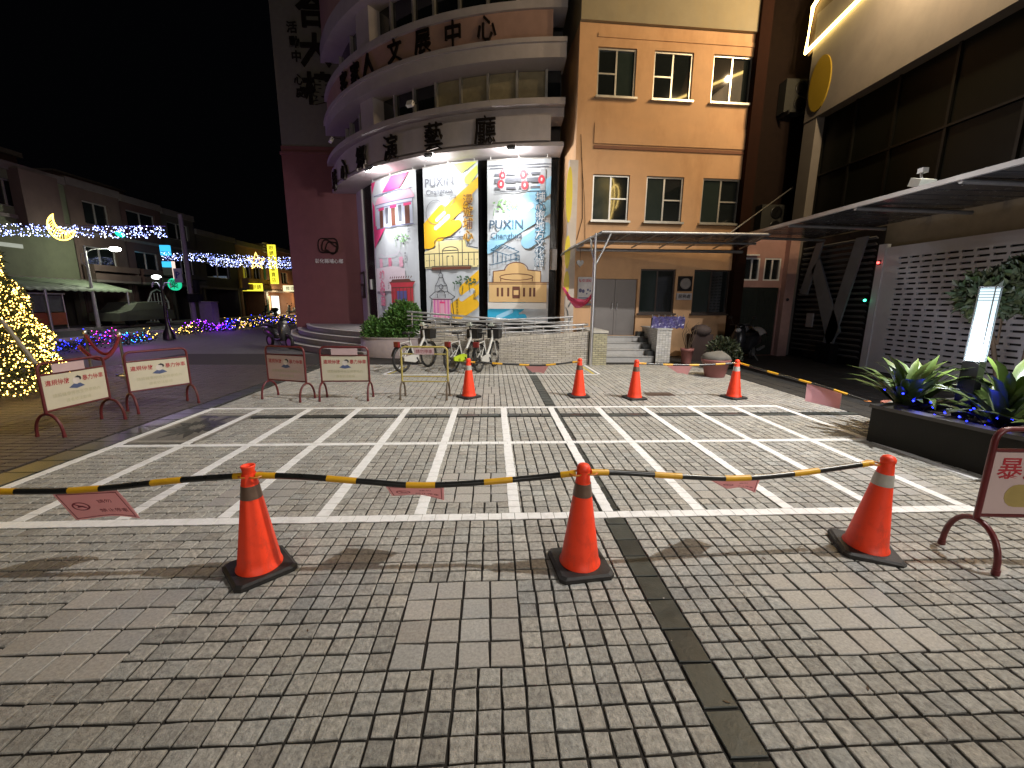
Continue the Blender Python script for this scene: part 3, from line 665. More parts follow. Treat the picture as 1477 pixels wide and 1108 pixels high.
# ---------------------------------------------------------------- banners
def banner(a0, a1, z0, z1, label, base):
    t = thing('banner', label, 'banner', HC, 0, 'tall illustrated banners on the curved hall'); R = 9.22; w = math.radians(a1-a0)*R; h = z1-z0
    def at(u, v, d=0.): return A(R+d, a0+(a1-a0)*u/w, z0+v)     # u along, v up, metres
    mb = MB(); n = 12
    vs = [at(w*i/n, h*k/8, .012*sin(i*1.7+a0)+.006*sin(k*2.+i)) for k in range(9) for i in range(n+1)]
    mb.add(vs, [(k*(n+1)+i, k*(n+1)+i+1, (k+1)*(n+1)+i+1, (k+1)*(n+1)+i) for k in range(8) for i in range(n)], True)
    mb.build('cloth', base, t)
    for v_ in (h+.01, -.01): mb = MB(); mb.tube([at(w*i/8, v_, .0) for i in range(9)], .022, 6); mb.build('batten', M_alu, t)
    mb = MB()
    for u in (.12, w/2, w-.12): mb.tube([at(u, h, 0), at(u, h+.1, .05), at(u, h+.14, .0)], .012, 5)
    mb.build('hook', M_white, t)
    lay = [.024]
    def shape(pts, m, name='print', up=None):
        return shapes([pts], m, name)
    def shapes(many, m, name='print'):
        """flat print: polygon in banner metres, cut into columns so it follows the curve"""
        mb = MB(); lay[0] += .0004; d = lay[0]
        bm = bmesh.new()
        for pts in many: bm.faces.new([bm.verts.new((p[0], p[1], 0)) for p in pts])
        k = 1
        while k*.15 < w:
            gg = list(bm.verts)+list(bm.edges)+list(bm.faces); bmesh.ops.bisect_plane(bm, geom=gg, plane_co=(k*.15, 0, 0), plane_no=(1, 0, 0)); k += 1
        bmesh.ops.triangulate(bm, faces=bm.faces[:]); bm.verts.index_update()
        mb.add([at(min(w, max(0, v.co.x)), min(h, max(0, v.co.y)), d) for v in bm.verts], [[v.index for v in f.verts] for f in bm.faces]); bm.free()
        return mb.build(name, m, t)
    def lines(segs, m, r=.012, name='drawing'):
        mb = MB(); lay[0] += .0004
        for s_ in segs:
            for (x0, y0), (x1, y1) in zip(s_, s_[1:]):
                L_ = sqrt((x1-x0)**2+(y1-y0)**2) or 1; nx, ny = -(y1-y0)/L_*r, (x1-x0)/L_*r; k = max(1, int(abs(x1-x0)/.15))
                for q in range(k):
                    xa, ya, xb, yb = x0+(x1-x0)*q/k, y0+(y1-y0)*q/k, x0+(x1-x0)*(q+1)/k, y0+(y1-y0)*(q+1)/k
                    mb.add([at(xa-nx, ya-ny, lay[0]), at(xb-nx, yb-ny, lay[0]), at(xb+nx, yb+ny, lay[0]), at(xa+nx, ya+ny, lay[0])], [(0, 1, 2, 3)])
        return tag(mb.build(name, m, t), kind='stuff')
    def words(s_, x, y, size, m, bold=0., vertical=False, spacing=1., up=.0006, name='lettering'):
        lay[0] += .0004
        return text_mb(s_, size, bold, vertical, spacing, MB(), lambda a, b, d: at(x+a, y+b, lay[0]+up), 0, 2 if s_.isascii() else 1).build(name, m, t)
    shape.many = shapes
    return t, shape, lines, words, w, h
def capsule(x0, y0, x1, y1, r, n=7):
    a = atan2(y1-y0, x1-x0); pts = []
    for i in range(n+1): q = a+pi/2+pi*i/n; pts.append((x0+r*cos(q), y0+r*sin(q)))
    for i in range(n+1): q = a-pi/2+pi*i/n; pts.append((x1+r*cos(q), y1+r*sin(q)))
    return pts
def rect(x0, x1, y0, y1): return [(x0, y0), (x1, y0), (x1, y1), (x0, y1)]
def ring(x, y, rx, ry=None, n=18, a0=0, a1=2*pi): ry = ry or rx; return [(x+rx*cos(a0+(a1-a0)*i/n), y+ry*sin(a0+(a1-a0)*i/n)) for i in range(n+1)]
def pm(name, c): return mat('print_'+name, c, .55, var=.04, sc=3)
C_w, C_pk, C_lp, C_rd, C_ye, C_ly, C_gn, C_bl, C_lb, C_gy, C_bk, C_mg, C_or, C_bn, C_cr = [pm(n, c) for n, c in dict(white=(.6, .62, .64), pink=(.75, .05, .2), pale_pink=(.72, .38, .5), red=(.5, .04, .05), yellow=(.78, .45, .02), lime=(.6, .72, .1), green=(.22, .42, .18), blue=(.03, .38, .62), sky=(.3, .58, .78), grey=(.14, .15, .18), ink=(.03, .03, .035), magenta=(.62, .16, .42), tan=(.66, .44, .2), brown=(.14, .05, .03), cream=(.74, .64, .32)).items()]
base_w = mat('banner_cloth', (.5, .535, .57), .55, var=.03)
# yellow banner
t, shape, lines, words, w, h = banner(-31.4, -18.5, 1.0, 5.98, 'middle banner with golden stripes and a cream hall drawing', base_w)
for s_ in ((.0, 3.1, .75, 3.62, .15), (.05, 2.78, 1.6, 3.82, .2), (.9, 3.45, 2.2, 4.35, .2), (0, 2.55, 1.2, 3.1, .16), (1.0, 2.9, 1.35, 3.12, .14), (1.55, 1.0, 2.2, 1.5, .2), (1.2, .4, 2.2, 1.05, .22), (1.25, .15, 1.9, .55, .18), (0.2, 2.5, .9, 2.9, .14)):
    shape([(max(0, min(w, x)), y) for x, y in capsule(*s_)], C_ye)
shape([(max(0, min(w, x)), min(h, y)) for x, y in capsule(.5, 3.05, 1.0, 3.38, .075)], base_w); shape(capsule(1.45, .72, 1.85, .98, .09), base_w); shape(capsule(.55, 3.3, .85, 3.5, .06), base_w)
shape([(1.2, h-.02), (1.5, 4.65), (w-.02, h-.02)], C_ly); shape([(min(w-.01, x), min(h-.01, y)) for x, y in capsule(1.75, 4.45, 2.2, 4.75, .14)], C_ly)
shape([(.0, 1.75), (.0, 2.3), (.45, 2.4), (.5, 2.62), (1.6, 2.62), (1.65, 2.4), (w, 2.3), (w, 1.75)], C_cr)
lines([[(0.02, 2.35), (.45, 2.42), (.45, 2.62), (.6, 2.72), (1.55, 2.72), (1.7, 2.6), (1.7, 2.42), (w-.02, 2.35)], [(.0, 2.22), (w, 2.22)], [(.3, 1.72), (1.8, 1.72), (1.8, 1.8), (.3, 1.8), (.3, 1.72)], [(.62, 1.8), (.62, 2.62)], [(.75, 1.8), (.75, 2.3), (1.35, 2.3), (1.35, 1.8)], [(1.5, 1.8), (1.5, 2.62)], ring(1.05, 2.3, .3, .12, 10, 0, pi), [(.92, 1.8), (.92, 2.12), (1.15, 2.12), (1.15, 1.8)], [(0, 1.78), (.3, 1.78)], [(1.8, 1.78), (w, 1.78)], [(.2, 1.8), (.2, 2.2)], [(.42, 1.8), (.42, 2.2)], [(1.72, 1.8), (1.72, 2.2)], [(1.92, 1.8), (1.92, 2.2)]], C_ink if False else C_bk, .014)
shape(rect(.3, 1.8, 1.69, 1.78), C_bn)
lines([[(.05+.1*i, 2.0), (.12+.1*i, 2.0)] for i in range(4)]+[[(1.6+.1*i, 2.0), (1.66+.1*i, 2.0)] for i in range(5)], C_bk, .008)
shape(rect(.3, 1.02, .05, .72), C_lp); 
for i in range(5): shape(rect(.34+.14*i, .4+.14*i, .05, .68), C_mg)
shape(rect(.58, .8, .05, .62), C_pk); shape(rect(.6, .78, .05, .56), C_lp)
lines([[(.16, .05), (.26, .7), (.16, .78), (.4, .95), (.42, 1.15), (.52, 1.28), (.58, 1.42), (.74, 1.42), (.8, 1.28), (.9, 1.15), (.92, .95), (1.2, .78), (1.08, .7), (1.16, .05)], [(.26, .7), (1.08, .7)], ring(.66, 1.12, .08), ring(.66, .9, .14, .1, 12, 0, pi), [(.6, 1.42), (.58, 1.52), (.66, 1.6), (.74, 1.52), (.72, 1.42)], [(.66, 1.6), (.66, 1.72)], [(.4, .95), (.92, .95)], [(.44, 1.15), (.88, 1.15)], [(.5, .75), (.5, .88)], [(.82, .75), (.82, .88)]], C_bk, .012)
rr = random.Random(4)
def tree_print(shapes, lines, x, y, s, m, n=26):
    lines([[(x-.1*s, y-.55*s), (x-.05*s, y-.2*s)], [(x+.25*s, y-.45*s), (x+.2*s, y-.1*s)], [(x-.45*s, y-.4*s), (x-.4*s, y-.1*s)]], m, .012*s)
    many = []
    for _ in range(n):
        q = rr.uniform(0, 2*pi); r_ = sqrt(rr.random()); many.append(capsule(x+.55*s*r_*cos(q), y+.2*s*r_*sin(q), x+.55*s*r_*cos(q)+.05*s, y+.2*s*r_*sin(q)+.05*s*rr.uniform(-1, 1), .03*s, 3))
    shapes.__call__(many, m)
tree_print(shape.many, lines, 1.55, 1.32, .85, C_gy if False else pm('dark_green', (.06, .12, .07)))
lines([ring(.5, 3.55, .38), [(.8, 3.72), (1.0, 3.8), (1.1, 4.0), (1.3, 4.02), (1.25, 3.85), (1.1, 3.7)]], C_gy, .008)
words('PUXIN', .66, 4.36, .38, C_gy, .012); words('Changhua', .66, 4.1, .26, C_gy, .004)
words('漫遊埔心', 1.72, 4.02, .36, C_ye, .045, True, 1.02); words('漫遊埔心', 1.72, 4.02, .36, C_bn, .004, True, 1.02)
words('彰化‧埔心', 1.42, 2.98, .075, C_bk, 0, True, 1.1); words('國王廟', 1.93, 1.0, .1, C_bk, .0, True, 1.1); words('羅厝天主堂', 1.28, .72, .1, C_bk, .0, True, 1.1)
# blue banner
t, shape, lines, words, w, h = banner(-16.6, -4.1, 1.0, 5.96, 'right banner in sky blue with a tan domed hall drawing', base_w)
for s_, c in (((.9, 3.4, 2.2, 4.2, .3), C_lb), ((.6, 2.75, 2.0, 3.55, .22), C_lb), ((1.3, 2.5, 1.9, 2.9, .2), C_lb), ((0, 2.35, .6, 2.75, .2), C_lb), ((0, .1, 1.0, .55, .28), C_bl), ((.3, -.1, .9, .25, .16), C_bl), ((.85, .06, 1.2, .12, .12), C_bl)):
    shape([(max(0, min(w, x)), max(0, y)) for x, y in capsule(*s_)], c)
shape(capsule(1.0, 3.35, 1.4, 3.6, .1), base_w); shape(capsule(.35, .12, .8, .32, .07), C_lb)
shape(rect(.25, 1.85, 4.3, 4.42), C_gy)
for x_ in (.25, .62, 1.0, 1.38): 
    for y_ in (4.1, 4.28, 4.5): shape(rect(x_, x_+.3, y_, y_+.07), C_gy)
for x_ in (.42, 1.1, 1.68): shape(rect(x_, x_+.16, 4.05, 4.66), pm('mid_grey', (.4, .42, .45)))
for x_, y_, s_ in ((.5, 4.5, .12), (.45, 4.25, .13), (1.15, 4.5, .14), (1.2, 4.2, .14), (1.72, 4.35, .13), (.5, 4.62, .06)): shape(ring(x_, y_, s_*.8, s_)[:-1], pm('signal_red', (.62, .05, .07))); shape(ring(x_, y_, s_*.25, s_*.4)[:-1], C_w)
lines([[(.1, 4.72), (1.95, 4.72)], [(.05, 4.8), (2.0, 4.8)], [(.25, 4.02), (1.85, 4.02)], [(.7, 4.35), (1.3, 4.3)]], C_gy, .012)
tree_print(shape.many, lines, .55, 3.62, .75, C_gn, 34)
words('PUXIN', .62, 2.92, .38, pm('navy_grey', (.06, .11, .17)), .012); words('Changhua', .62, 2.62, .26, pm('navy_grey', (.06, .11, .17)), .006)
dk = pm('navy', (.02, .1, .18))
words('埔心鄉地方文化館', 1.7, 4.0, .31, dk, .06, True, .9); words('埔心鄉地方文化館', 1.7, 4.0, .31, C_w, .0, True, .9)
lines([[(.12, 2.28), (.5, 2.45), (1.05, 2.2), (.7, 2.1), (.12, 2.28)], [(.2, 2.26), (.2, 1.85)], [(.35, 2.2), (.35, 1.88)], [(.5, 2.16), (.5, 1.9)], [(.62, 2.13), (.62, 1.92)], [(.78, 2.12), (.78, 1.95)], [(.95, 2.15), (.95, 1.95)], [(.1, 1.8), (1.0, 2.0)], [(.9, 2.1), (1.05, 2.1), (1.05, 1.95), (.9, 1.95)]]+[[(.2+.12*i, 2.3), (.32+.12*i, 2.42-.02*i)] for i in range(6)], dk, .012)
shape([(.2, 1.25), (.2, 1.6), (.6, 1.66), (.72, 1.82), (.95, 1.9), (1.2, 1.82), (1.32, 1.66), (1.75, 1.6), (1.75, 1.25)], C_or); shape(rect(.05, 1.95, .62, 1.25), C_or)
lines([[(.2, 1.25), (.2, 1.6), (.6, 1.64)], ring(.96, 1.64, .38, .24, 12, 0, pi), [(1.32, 1.64), (1.75, 1.6), (1.75, 1.25)], [(.0, 1.25), (w, 1.25)], ring(.96, 1.42, .55, .1, 14), [(.0, 1.2), (w, 1.2)], [(.45, 1.4), (.45, 1.28)], [(1.48, 1.4), (1.48, 1.28)]], C_bn, .013)
for x_ in (.35, .5, .7, .87, 1.05, 1.22, 1.42, 1.55): shape(rect(x_-.035, x_+.035, .8, 1.08), C_bn)
shape(rect(.84, 1.08, .74, 1.12), C_bn); shape(rect(.88, 1.04, .85, 1.0), C_or); shape(rect(.02, 1.95, .4, .6), pm('pale_stone', (.62, .6, .56)))
words('埔心演藝廳', .08, 1.85, .075, C_bk, 0, True, 1.05)
# white and pink banner
t, shape, lines, words, w, h = banner(-49.2, -33.2, 1.0, 5.98, 'left banner with a pink roofed house and a red temple drawing', base_w)
shape([(0, 4.55), (0, 4.95), (.3, 4.95), (0, 4.55)][:3], C_pk); shape([(.75, 4.5), (1.3, 4.96), (2.25, 4.96), (1.75, 4.5)], C_pk); shape([(0, 2.6), (0, 3.4), (1.0, 3.4)], C_pk); shape([(0, 3.4), (0, 4.3), (.16, 4.1), (.16, 3.4)], C_pk)
shape([(.16, 4.12), (.4, 4.36), (w-.3, 4.42), (w-.1, 4.2), (w-.1, 4.12)], C_lp); shape(rect(.25, w-.2, 3.3, 4.1), pm('pale_blue', (.55, .6, .74)))
for x_, c in ((.5, C_bn), (1.25, C_bn), (2.0, C_bn)): shape(rect(x_-.06, x_+.32, 3.9, 4.02), C_pk); shape(rect(x_, x_+.24, 3.3, 3.9), C_bn)
for x_ in (.9, 1.65): shape(rect(x_, x_+.18, 3.4, 3.95), C_gy); 
lines([[(.2, 3.28), (w-.15, 3.28)], [(.2, 4.12), (w-.1, 4.12)], [(.3, 4.0), (w-.2, 4.0)], [(.16, 4.46), (w-.2, 4.46)]], pm('slate_blue', (.2, .22, .36)), .014)
tree_print(shape.many, lines, 1.75, 2.85, .7, C_gn, 24)
lines([[(.3, 2.0), (.3, 2.3), (.5, 2.36), (.7, 2.25), (1.5, 2.3), (1.6, 2.42), (1.75, 2.3), (1.75, 2.0)], [(.3, 2.0), (1.8, 2.0)]], pm('mauve', (.6, .52, .62)), .01)
for x_ in (.35, .95, 1.6): shape(rect(x_, x_+.2, 1.85, 2.2), C_lp if x_ != .95 else pm('rose', (.62, .2, .3)))
shape([(.05, 1.0), (.05, 1.85), (1.2, 1.9), (1.9, 1.8), (1.9, 1.0)], pm('blush', (.70, .6, .66)))
shape([(1.05, .55), (1.05, 1.2), (.95, 1.3), (w-.2, 1.3), (w-.3, 1.2), (w-.3, .55)], C_rd); shape([(1.0, 1.3), (1.15, 1.42), (2.1, 1.42), (2.25, 1.3)], C_bn); shape(rect(1.4, 1.95, .6, 1.0), pm('temple_blue', (.1, .1, .3)))
lines([[(.95, 1.32), (w-.2, 1.32)], [(1.1, 1.12), (w-.3, 1.12)]]+[[(1.15+.2*i, .55), (1.15+.2*i, 1.1)] for i in range(6)]+[[(1.0+.13*i, 1.45), (1.05+.13*i, 1.52)] for i in range(10)], C_bn, .018)
shape([(.5, .0), (1.4, .5), (1.6, .38), (1.2, 0)], pm('coral', (.72, .2, .22))); shape([(1.7, .0), (2.1, .3), (w-.02, .32), (w-.02, 0)], pm('coral', (.72, .2, .22)))
words('PUXIN', 1.65, .33, .36, C_gy, .012); words('Changhua', 1.65, .08, .25, C_gy, .004)
words('埔心舊館', .46, 1.75, .34, C_pk, .05, True, .95); words('埔心舊館', .46, 1.75, .34, C_w, -.01, True, .95)
words('武舉宅', 2.15, 3.25, .09, C_bk, 0, True, 1.1); words('舊館老街', 1.95, 2.35, .09, C_bk, 0, True, 1.1); words('三山宮', .9, 1.35, .085, C_bk, 0, True, 1.1)
# white post with yellow discs, pink drape, hanging heart
pp = thing('white_post', 'white post carrying tall yellow discs and painted twigs beside the blue banner', 'post', (2.22, 12.1, 0))
mb = MB(); mb.box(-.11, .13, 0, .16, 0, 5.4); mb.build('shaft', mat('post_white', (.56, .48, .40), .6, var=.08), pp)
M_yd2 = mat('dull_yellow_disc', (.24, .16, .008), .6, var=.06); M_yd = mat('yellow_disc', (.72, .56, .02), .45, var=.06)
for z_, rx, rz_ in ((4.5, .085, .72), (3.0, .075, .45), (2.15, .075, .34)):
    mb = MB(); mb.prism(ring(0, z_, rx, rz_, 24)[:-1], lambda u, v: (u-.1, -.05, v), lambda u, v: (u-.1, -.002, v)); d_ = mb.build('yellow_disc', M_yd, pp)
mb = MB()
for k, z_ in enumerate((1.0, 1.25, 1.5, 1.7)): mb.tube([(-.02, -.01, z_), (.04*(-1)**k, -.015, z_+.12), (.1*(-1)**k, -.012, z_+.24)], [.022, .016, .004], 5)
mb.build('painted_twig', mat('twig_grey', (.16, .17, .17), .7), pp)
dr = MB(); n = 16
def drape(u):
    a, b = Vector((1.98, 11.75, 2.0)), Vector((2.55, 10.72, 1.8)); p = a.lerp(b, u); s_ = .5*(1-(2*u-1)**2); wd = .05+.2*(1-abs(2*u-1)**1.5)
    return p-Vector((0, 0, s_*.85)), wd
vs = []
for i in range(n+1):
    p, wd = drape(i/n)
    for k in range(7): vs.append(p+Vector((.035*sin(k*1.4+i*.5), .035*cos(k*1.9+i*.3), wd*(k/6))))
dr.add(vs, [(7*i+k, 7*i+7+k, 7*i+8+k, 7*i+k+1) for i in range(n) for k in range(6)], True)
tag(dr.build('pink_drape', mat('pink_cloth', (.75, .07, .17), .6, var=.12, sc=9)), 'bright pink cloth swag hung between the white post and the canopy pole', 'drape')
ht = thing('heart_ornament', 'clear heart shaped ornament hanging under the canopy corner', 'ornament', (2.47, 12.0, 2.7))
mb = MB(); pts = [(.1*sin(q)**3*1.0, .7*(.13*cos(q)-.05*cos(2*q)-.02*cos(3*q)-.01*cos(4*q))) for q in [i*2*pi/24 for i in range(24)]]
mb.prism(pts, lambda u, v: (u, -.03, v), lambda u, v: (u, .03, v)); mb.build('heart', mat('clear_plastic', (.35, .33, .32), .12, var=.3), ht)
mb = MB(); mb.tube([(0, 0, .08), (0, 0, .4)], .006, 4); mb.build('cord', M_black, ht)
# blue sheeted board on the stair wall
t = thing('blue_sign_board', 'shiny blue sheet wrapped board above the white stair wall', 'sign', (4.62, 11.5, 0), .05)
mb = MB(); vs = []
for i in range(15):
    for k in range(6): vs.append((-.18+.95*i/14, -.02+.03*sin(i*1.9+k)*(.4+k*.1), .93+.32*k/5+.015*sin(i*2.2)))
mb.add(vs, [(6*i+k, 6*i+6+k, 6*i+7+k, 6*i+k+1) for i in range(14) for k in range(5)], False); mb.build('sheet', mat('blue_sheet', (.09, .08, .22), .2, .1, var=.3, sc=6, spec=.9), t)
mb = MB(); mb.box(-.18, .77, .02, .05, .94, 1.22); mb.build('board', M_black, t)
mb = MB()
for i in range(6): mb.tube([(-.15+.18*i, .035, .9), (-.15+.18*i, .035, 1.3)], .012, 5)
mb.build('railing', M_steel, t)
# ---------------------------------------------------------------- canopies
M_poly = mat('smoked_roof_sheet', (.06, .06, .065), .25, var=.3, sc=5, spec=.7)
M_frame = mat('canopy_steel', (.34, .33, .32), .4, .6, var=.15, sc=10)
cp = thing('door_canopy', 'flat steel framed canopy over the door steps on a forked pole', 'canopy', (0, 0, 0))
mb = MB(); mb.prism([(2.75, 10.72), (7.0, 10.72), (7.45, 12.5), (2.45, 12.5)], lambda u, v: (u, v, 3.36-(v-10.7)*.05), lambda u, v: (u, v, 3.375-(v-10.7)*.05)); mb.build('roof_sheet', M_poly, cp)
mb = MB()
mb.tube([(2.72, 10.7, 3.33), (7.0, 10.7, 3.33)], .035, 6); mb.tube([(2.45, 12.48, 3.12), (7.4, 12.48, 3.12)], .05, 6); mb.tube([(2.5, 11.55, 3.24), (7.2, 11.55, 3.22)], .03, 6)
mb.build('beam', M_frame, cp)
for i in range(7):
    x = 2.72+i*.71
    mb = MB(); mb.tube([(x, 10.7, 3.31), (x+(.1*i-.27)*1.0, 12.48, 3.2)], .022, 5); mb.build('rafter', M_frame, cp)
mb = MB(); mb.tube([(2.57, 10.68, 0), (2.57, 10.68, 2.6)], .045, 10); mb.tube([(2.57, 10.68, 2.6), (2.5, 10.75, 2.9), (2.52, 11.0, 3.26)], .025, 7); mb.tube([(2.57, 10.68, 2.5), (2.8, 10.7, 2.95), (2.95, 10.7, 3.3)], .025, 7); mb.tube([(2.57, 10.68, 2.55), (2.57, 10.68, 3.3)], .028, 7)
mb.lathe([(.09, 0), (.09, .012)], 10, (2.57, 10.68, 0)); mb.build('pole', M_steel, cp)
mb = MB()
for k in range(5): mb.box(2.0+.13*k, 2.05+.13*k, 10.9, 12.3, 2.98+.06*k, 3.0+.06*k, )
mb.tube([(1.95, 10.95, 2.96), (2.7, 10.85, 3.32)], .022, 6); mb.tube([(1.95, 12.2, 2.93), (2.6, 12.2, 3.22)], .022, 6); mb.build('side_trellis', M_frame, cp)
c2 = thing('long_canopy', 'long dark canopy with a bright steel edge along the concrete portal building', 'canopy', (0, 0, 0))
cx0, cz0 = 7.0, 3.5
mb = MB(); mb.box(cx0, cx0+.06, -2, 12.3, cz0-.05, cz0+.025); mb.build('edge_beam', mat('pale_steel', (.5, .48, .46), .35, .3, var=.1, sc=2), c2)
mb = MB()
for k in range(44):
    y = -2+k*.325; mb.box(cx0+.06, 9.45, y, y+.28, 3.5, 3.515); mb.box(cx0+.06, 9.45, y+.28, y+.325, 3.515, 3.545)
mb.build('roof_sheet', M_poly, c2)
for k in range(8):
    mb = MB(); mb.tube([(cx0+.05, -1+1.85*k, 3.44), (9.45, -1+1.85*k, 3.4)], .04, 6); mb.build('rafter', M_frame, c2)
# tie rod
t = thing('tie_rod', 'thin bright rod running from the canopy junction up to the concrete portal column', 'rod', (0, 0, 0))
a, b = P(1052, 337, 10.75), PX(1141, 272, 9.44)
mb = MB(); mb.tube([a, b], .018, 6); mb.build('rod', M_steel, t)
mb = MB(); mb.lathe([(.06, 0), (.06, .03)], 10, M=Matrix.Translation(b) @ Matrix.Rotation(pi/2, 4, 'Y')); mb.build('anchor_plate', M_black, t)
# ---------------------------------------------------------------- concrete portal building on the right
RB = thing('portal_building', 'concrete portal building with dark glazing, yellow neon outline and a slotted white shutter', 'building', (9.5, 0, 0))
M_conc = mat('grey_render', (.15, .135, .12), .8, var=.12, sc=2, bump=.1, dirt=(.2, .165, .14), dsc=.8)
mb = MB(); mb.box(0, .5, 13.0, 13.5, 0, 7.0); mb.build('column', M_conc, RB)
mb = MB(); mb.box(-.02, .6, -9, 13.5, 7.002, 9.9); mb.build('fascia', M_conc, RB)
mb = MB(); mb.box(.5, 8, 12.9, 13.3, 0, 9.8); mb.build('end_wall', M_conc, RB)
M_dg = mat('smoked_glass', (.005, .0055, .0035), .35, var=0, spec=.12)
ys = [13.0, 11.9, 10.7, 9.4, 8.0, 6.5, 5.0, 3.4, 1.7, 0, -3]
for a, b in zip(ys, ys[1:]):
    for z0, z1 in ((3.6, 5.35), (5.42, 7.0)):
        mb = MB(); mb.box(.3, .33, b+.03, a-.03, z0, z1); mb.build('pane', M_dg, RB)
for a in ys: mb = MB(); mb.box(.25, .34, a-.03, a+.03, 3.585, 6.995); mb.build('mullion', mat('bronze_frame', (.009, .009, .007), .4, .5), RB)
mb = MB(); mb.box(.24, .35, -3, 12.95, 5.36, 5.41); mb.build('transom', mat('bronze_frame', (.009, .009, .007), .4, .5), RB)
mb = MB(); mb.box(.3, .6, -3, 13.0, 2.98, 3.58); mb.build('lintel', mat('dark_lintel', (.1, .09, .075), .7, var=.2), RB)
mb = MB(); mb.prism(ring(13.0, 7.86, .4, .72, 28)[:-1], lambda u, v: (-.06, u, v), lambda u, v: (-.022, u, v)); mb.build('yellow_disc', M_yd2, RB)
M_neon = glow('neon_tube', (1, .68, .2), 15)
nA, nB, nC, nD = (13.75, 9.0), (13.6, 10.15), (12.2, 10.9), (11.6, 9.25)
mb = MB(); mb.tube([(-.1, *p) for p in ((4.6, 11.0), (11.6, 9.32), (13.7, 9.0), (13.62, 10.15), (12.6, 10.75), (6.0, 12.6))], .05, 8); nn = mb.build('neon_tube', M_neon, RB)
mb = MB(); mb.prism([(4.6, 10.7), (13.7, 8.9), (13.7, 10.1), (12.6, 10.7), (6, 12.5)], lambda u, v: (-.015, u, v), lambda u, v: (.3, u, v)); mb.build('neon_backboard', mat('neon_board', (.05, .028, .015), .7), nn)
for k, (yc, zc, r_) in enumerate(((-4.2, 8.4, 1.2), (-4.2, 8.4, 1.7), (-2.6, 8.3, .8))):
    mb = MB(); mb.tube([(-.1, yc+r_*cos(q), zc+r_*sin(q)) for q in [rad(-60+10*i) for i in range(20)]], .035, 6); mb.build('neon_tube', M_neon, RB)
# the neon lights the orange front: real lamp strength along the tube
for y, z in ((10.0, 9.3), (8.0, 9.6), (6.0, 10.2)): lamp('neon_light', 'POINT', (8.5, y, z), 470, (1, .73, .42), .06)
# slotted white shutter wall
M_shut = mat('shutter_white', (.62, .62, .64), .5, var=.07, sc=4)
mb = MB(); holes = []
for i in range(21):
    for k in range(26):
        y = 9.66-k*.266-(.03 if i % 2 else 0); z = .3+i*.118
        holes.append((y-.205, y, z, z+.042))
def slotted(mb):
    ys_ = (2.6, 10.02)
    zs_ = []
    rows = {}
    for a, b, c, d in holes: rows.setdefault((c, d), []).append((a, b))
    z = 0.
    for (c, d) in sorted(rows):
        mb.box(0, .05, ys_[0], ys_[1], z, c); y = ys_[0]
        for a, b in sorted(rows[(c, d)]):
            if a > y: mb.box(0, .05, y, a, c+.0001, d-.0001)
            y = max(y, b)
        if y < ys_[1]: mb.box(0, .05, y, ys_[1], c+.0001, d-.0001)
        z = d
    mb.box(0, .05, ys_[0], ys_[1], z, 2.96)
slotted(mb); sh = mb.build('shutter', M_shut, RB)
mb = MB(); mb.box(.07, .09, 2.6, 10.02, 0, 2.96); mb.build('dark_interior', M_black, sh)
mb = MB(); mb.box(-.03, .1, 10.02, 10.2, 0, 3.05); mb.build('door_jamb', M_shut, RB)
# louvred bay with the big letter
lv = []
mb = MB(); mb.box(.1, .14, 10.25, 13.0, 0, 3.5); mb.build('louvre_back', M_black, RB)
for i in range(21):
    z = .25+i*.15
    for y0_, y1_ in ((10.35, 12.8),):
        mb = MB(); mb.box(-.04, .04, y0_, y1_, -.012, .012, Matrix.Translation((.03, 0, z)) @ Matrix.Rotation(rad(35), 4, 'Y')); mb.build('louvre_slat', mat('louvre_grey', (.15, .15, .15), .45, .3, var=.15), RB)
mb = MB()
M_let = mat('letter_grey', (.17, .18, .19), .5, var=.2, sc=2)
def lq(pts): mb.prism(pts, lambda u, v: (-.09, u, v), lambda u, v: (-.045, u, v))
lq([(12.55, .5), (12.1, .5), (12.25, 3.1), (12.65, 3.25)][::-1] if False else [(12.3, 1.9), (12.62, 1.95), (12.2, 3.35), (11.95, 3.35)])
lq([(12.0, 2.9), (12.25, 2.6), (11.25, .45), (10.9, .9)]); lq([(11.1, .45), (11.45, .5), (10.85, 3.3), (10.5, 3.3)])
mb.build('giant_letter', M_let, RB)
mb = MB(); mb.box(-.08, -.04, 11.95, 12.2, .95, 1.35); mb.build('notice', mat('notice_grey', (.3, .28, .29), .6), RB)
mb = MB(); mb.box(-.3, -.05, 10.9, 11.4, 0, .55); mb.build('dark_cabinet', M_black, RB)
for loc, c, n_, l_ in (((9.44, 10.12, 2.62), (1, .06, .05), 'red', 'tiny red indicator light on the white jamb'), ((9.42, 10.3, 1.72), (.05, 1, .45), 'green', 'tiny green indicator light below the red one')):
    t = thing('indicator_light', l_, 'indicator', loc); mb = MB(); mb.sphere((0, 0, 0), .03, 8, 6); mb.build('lens', glow('indicator_'+n_, c, 9), t); mb = MB(); mb.box(.02, .06, -.04, .04, -.06, .06); mb.build('case', M_black, t)
t = thing('canopy_floodlight', 'boxy white floodlight standing on the long canopy edge', 'floodlight', tuple(PX(1327, 270, 7.3)))
mb = MB(); M_ = Matrix.Rotation(rad(20), 4, 'X'); mb.box(-.14, .14, -.1, .1, .0, .13, M_); mb.build('housing', mat('flood_white', (.75, .8, .75), .4), t); mb = MB(); mb.tube([(0, 0, .12), (0, .02, .22)], .02, 6); mb.box(-.05, .05, -.05, .05, .22, .3); mb.build('bracket', M_galv, t)
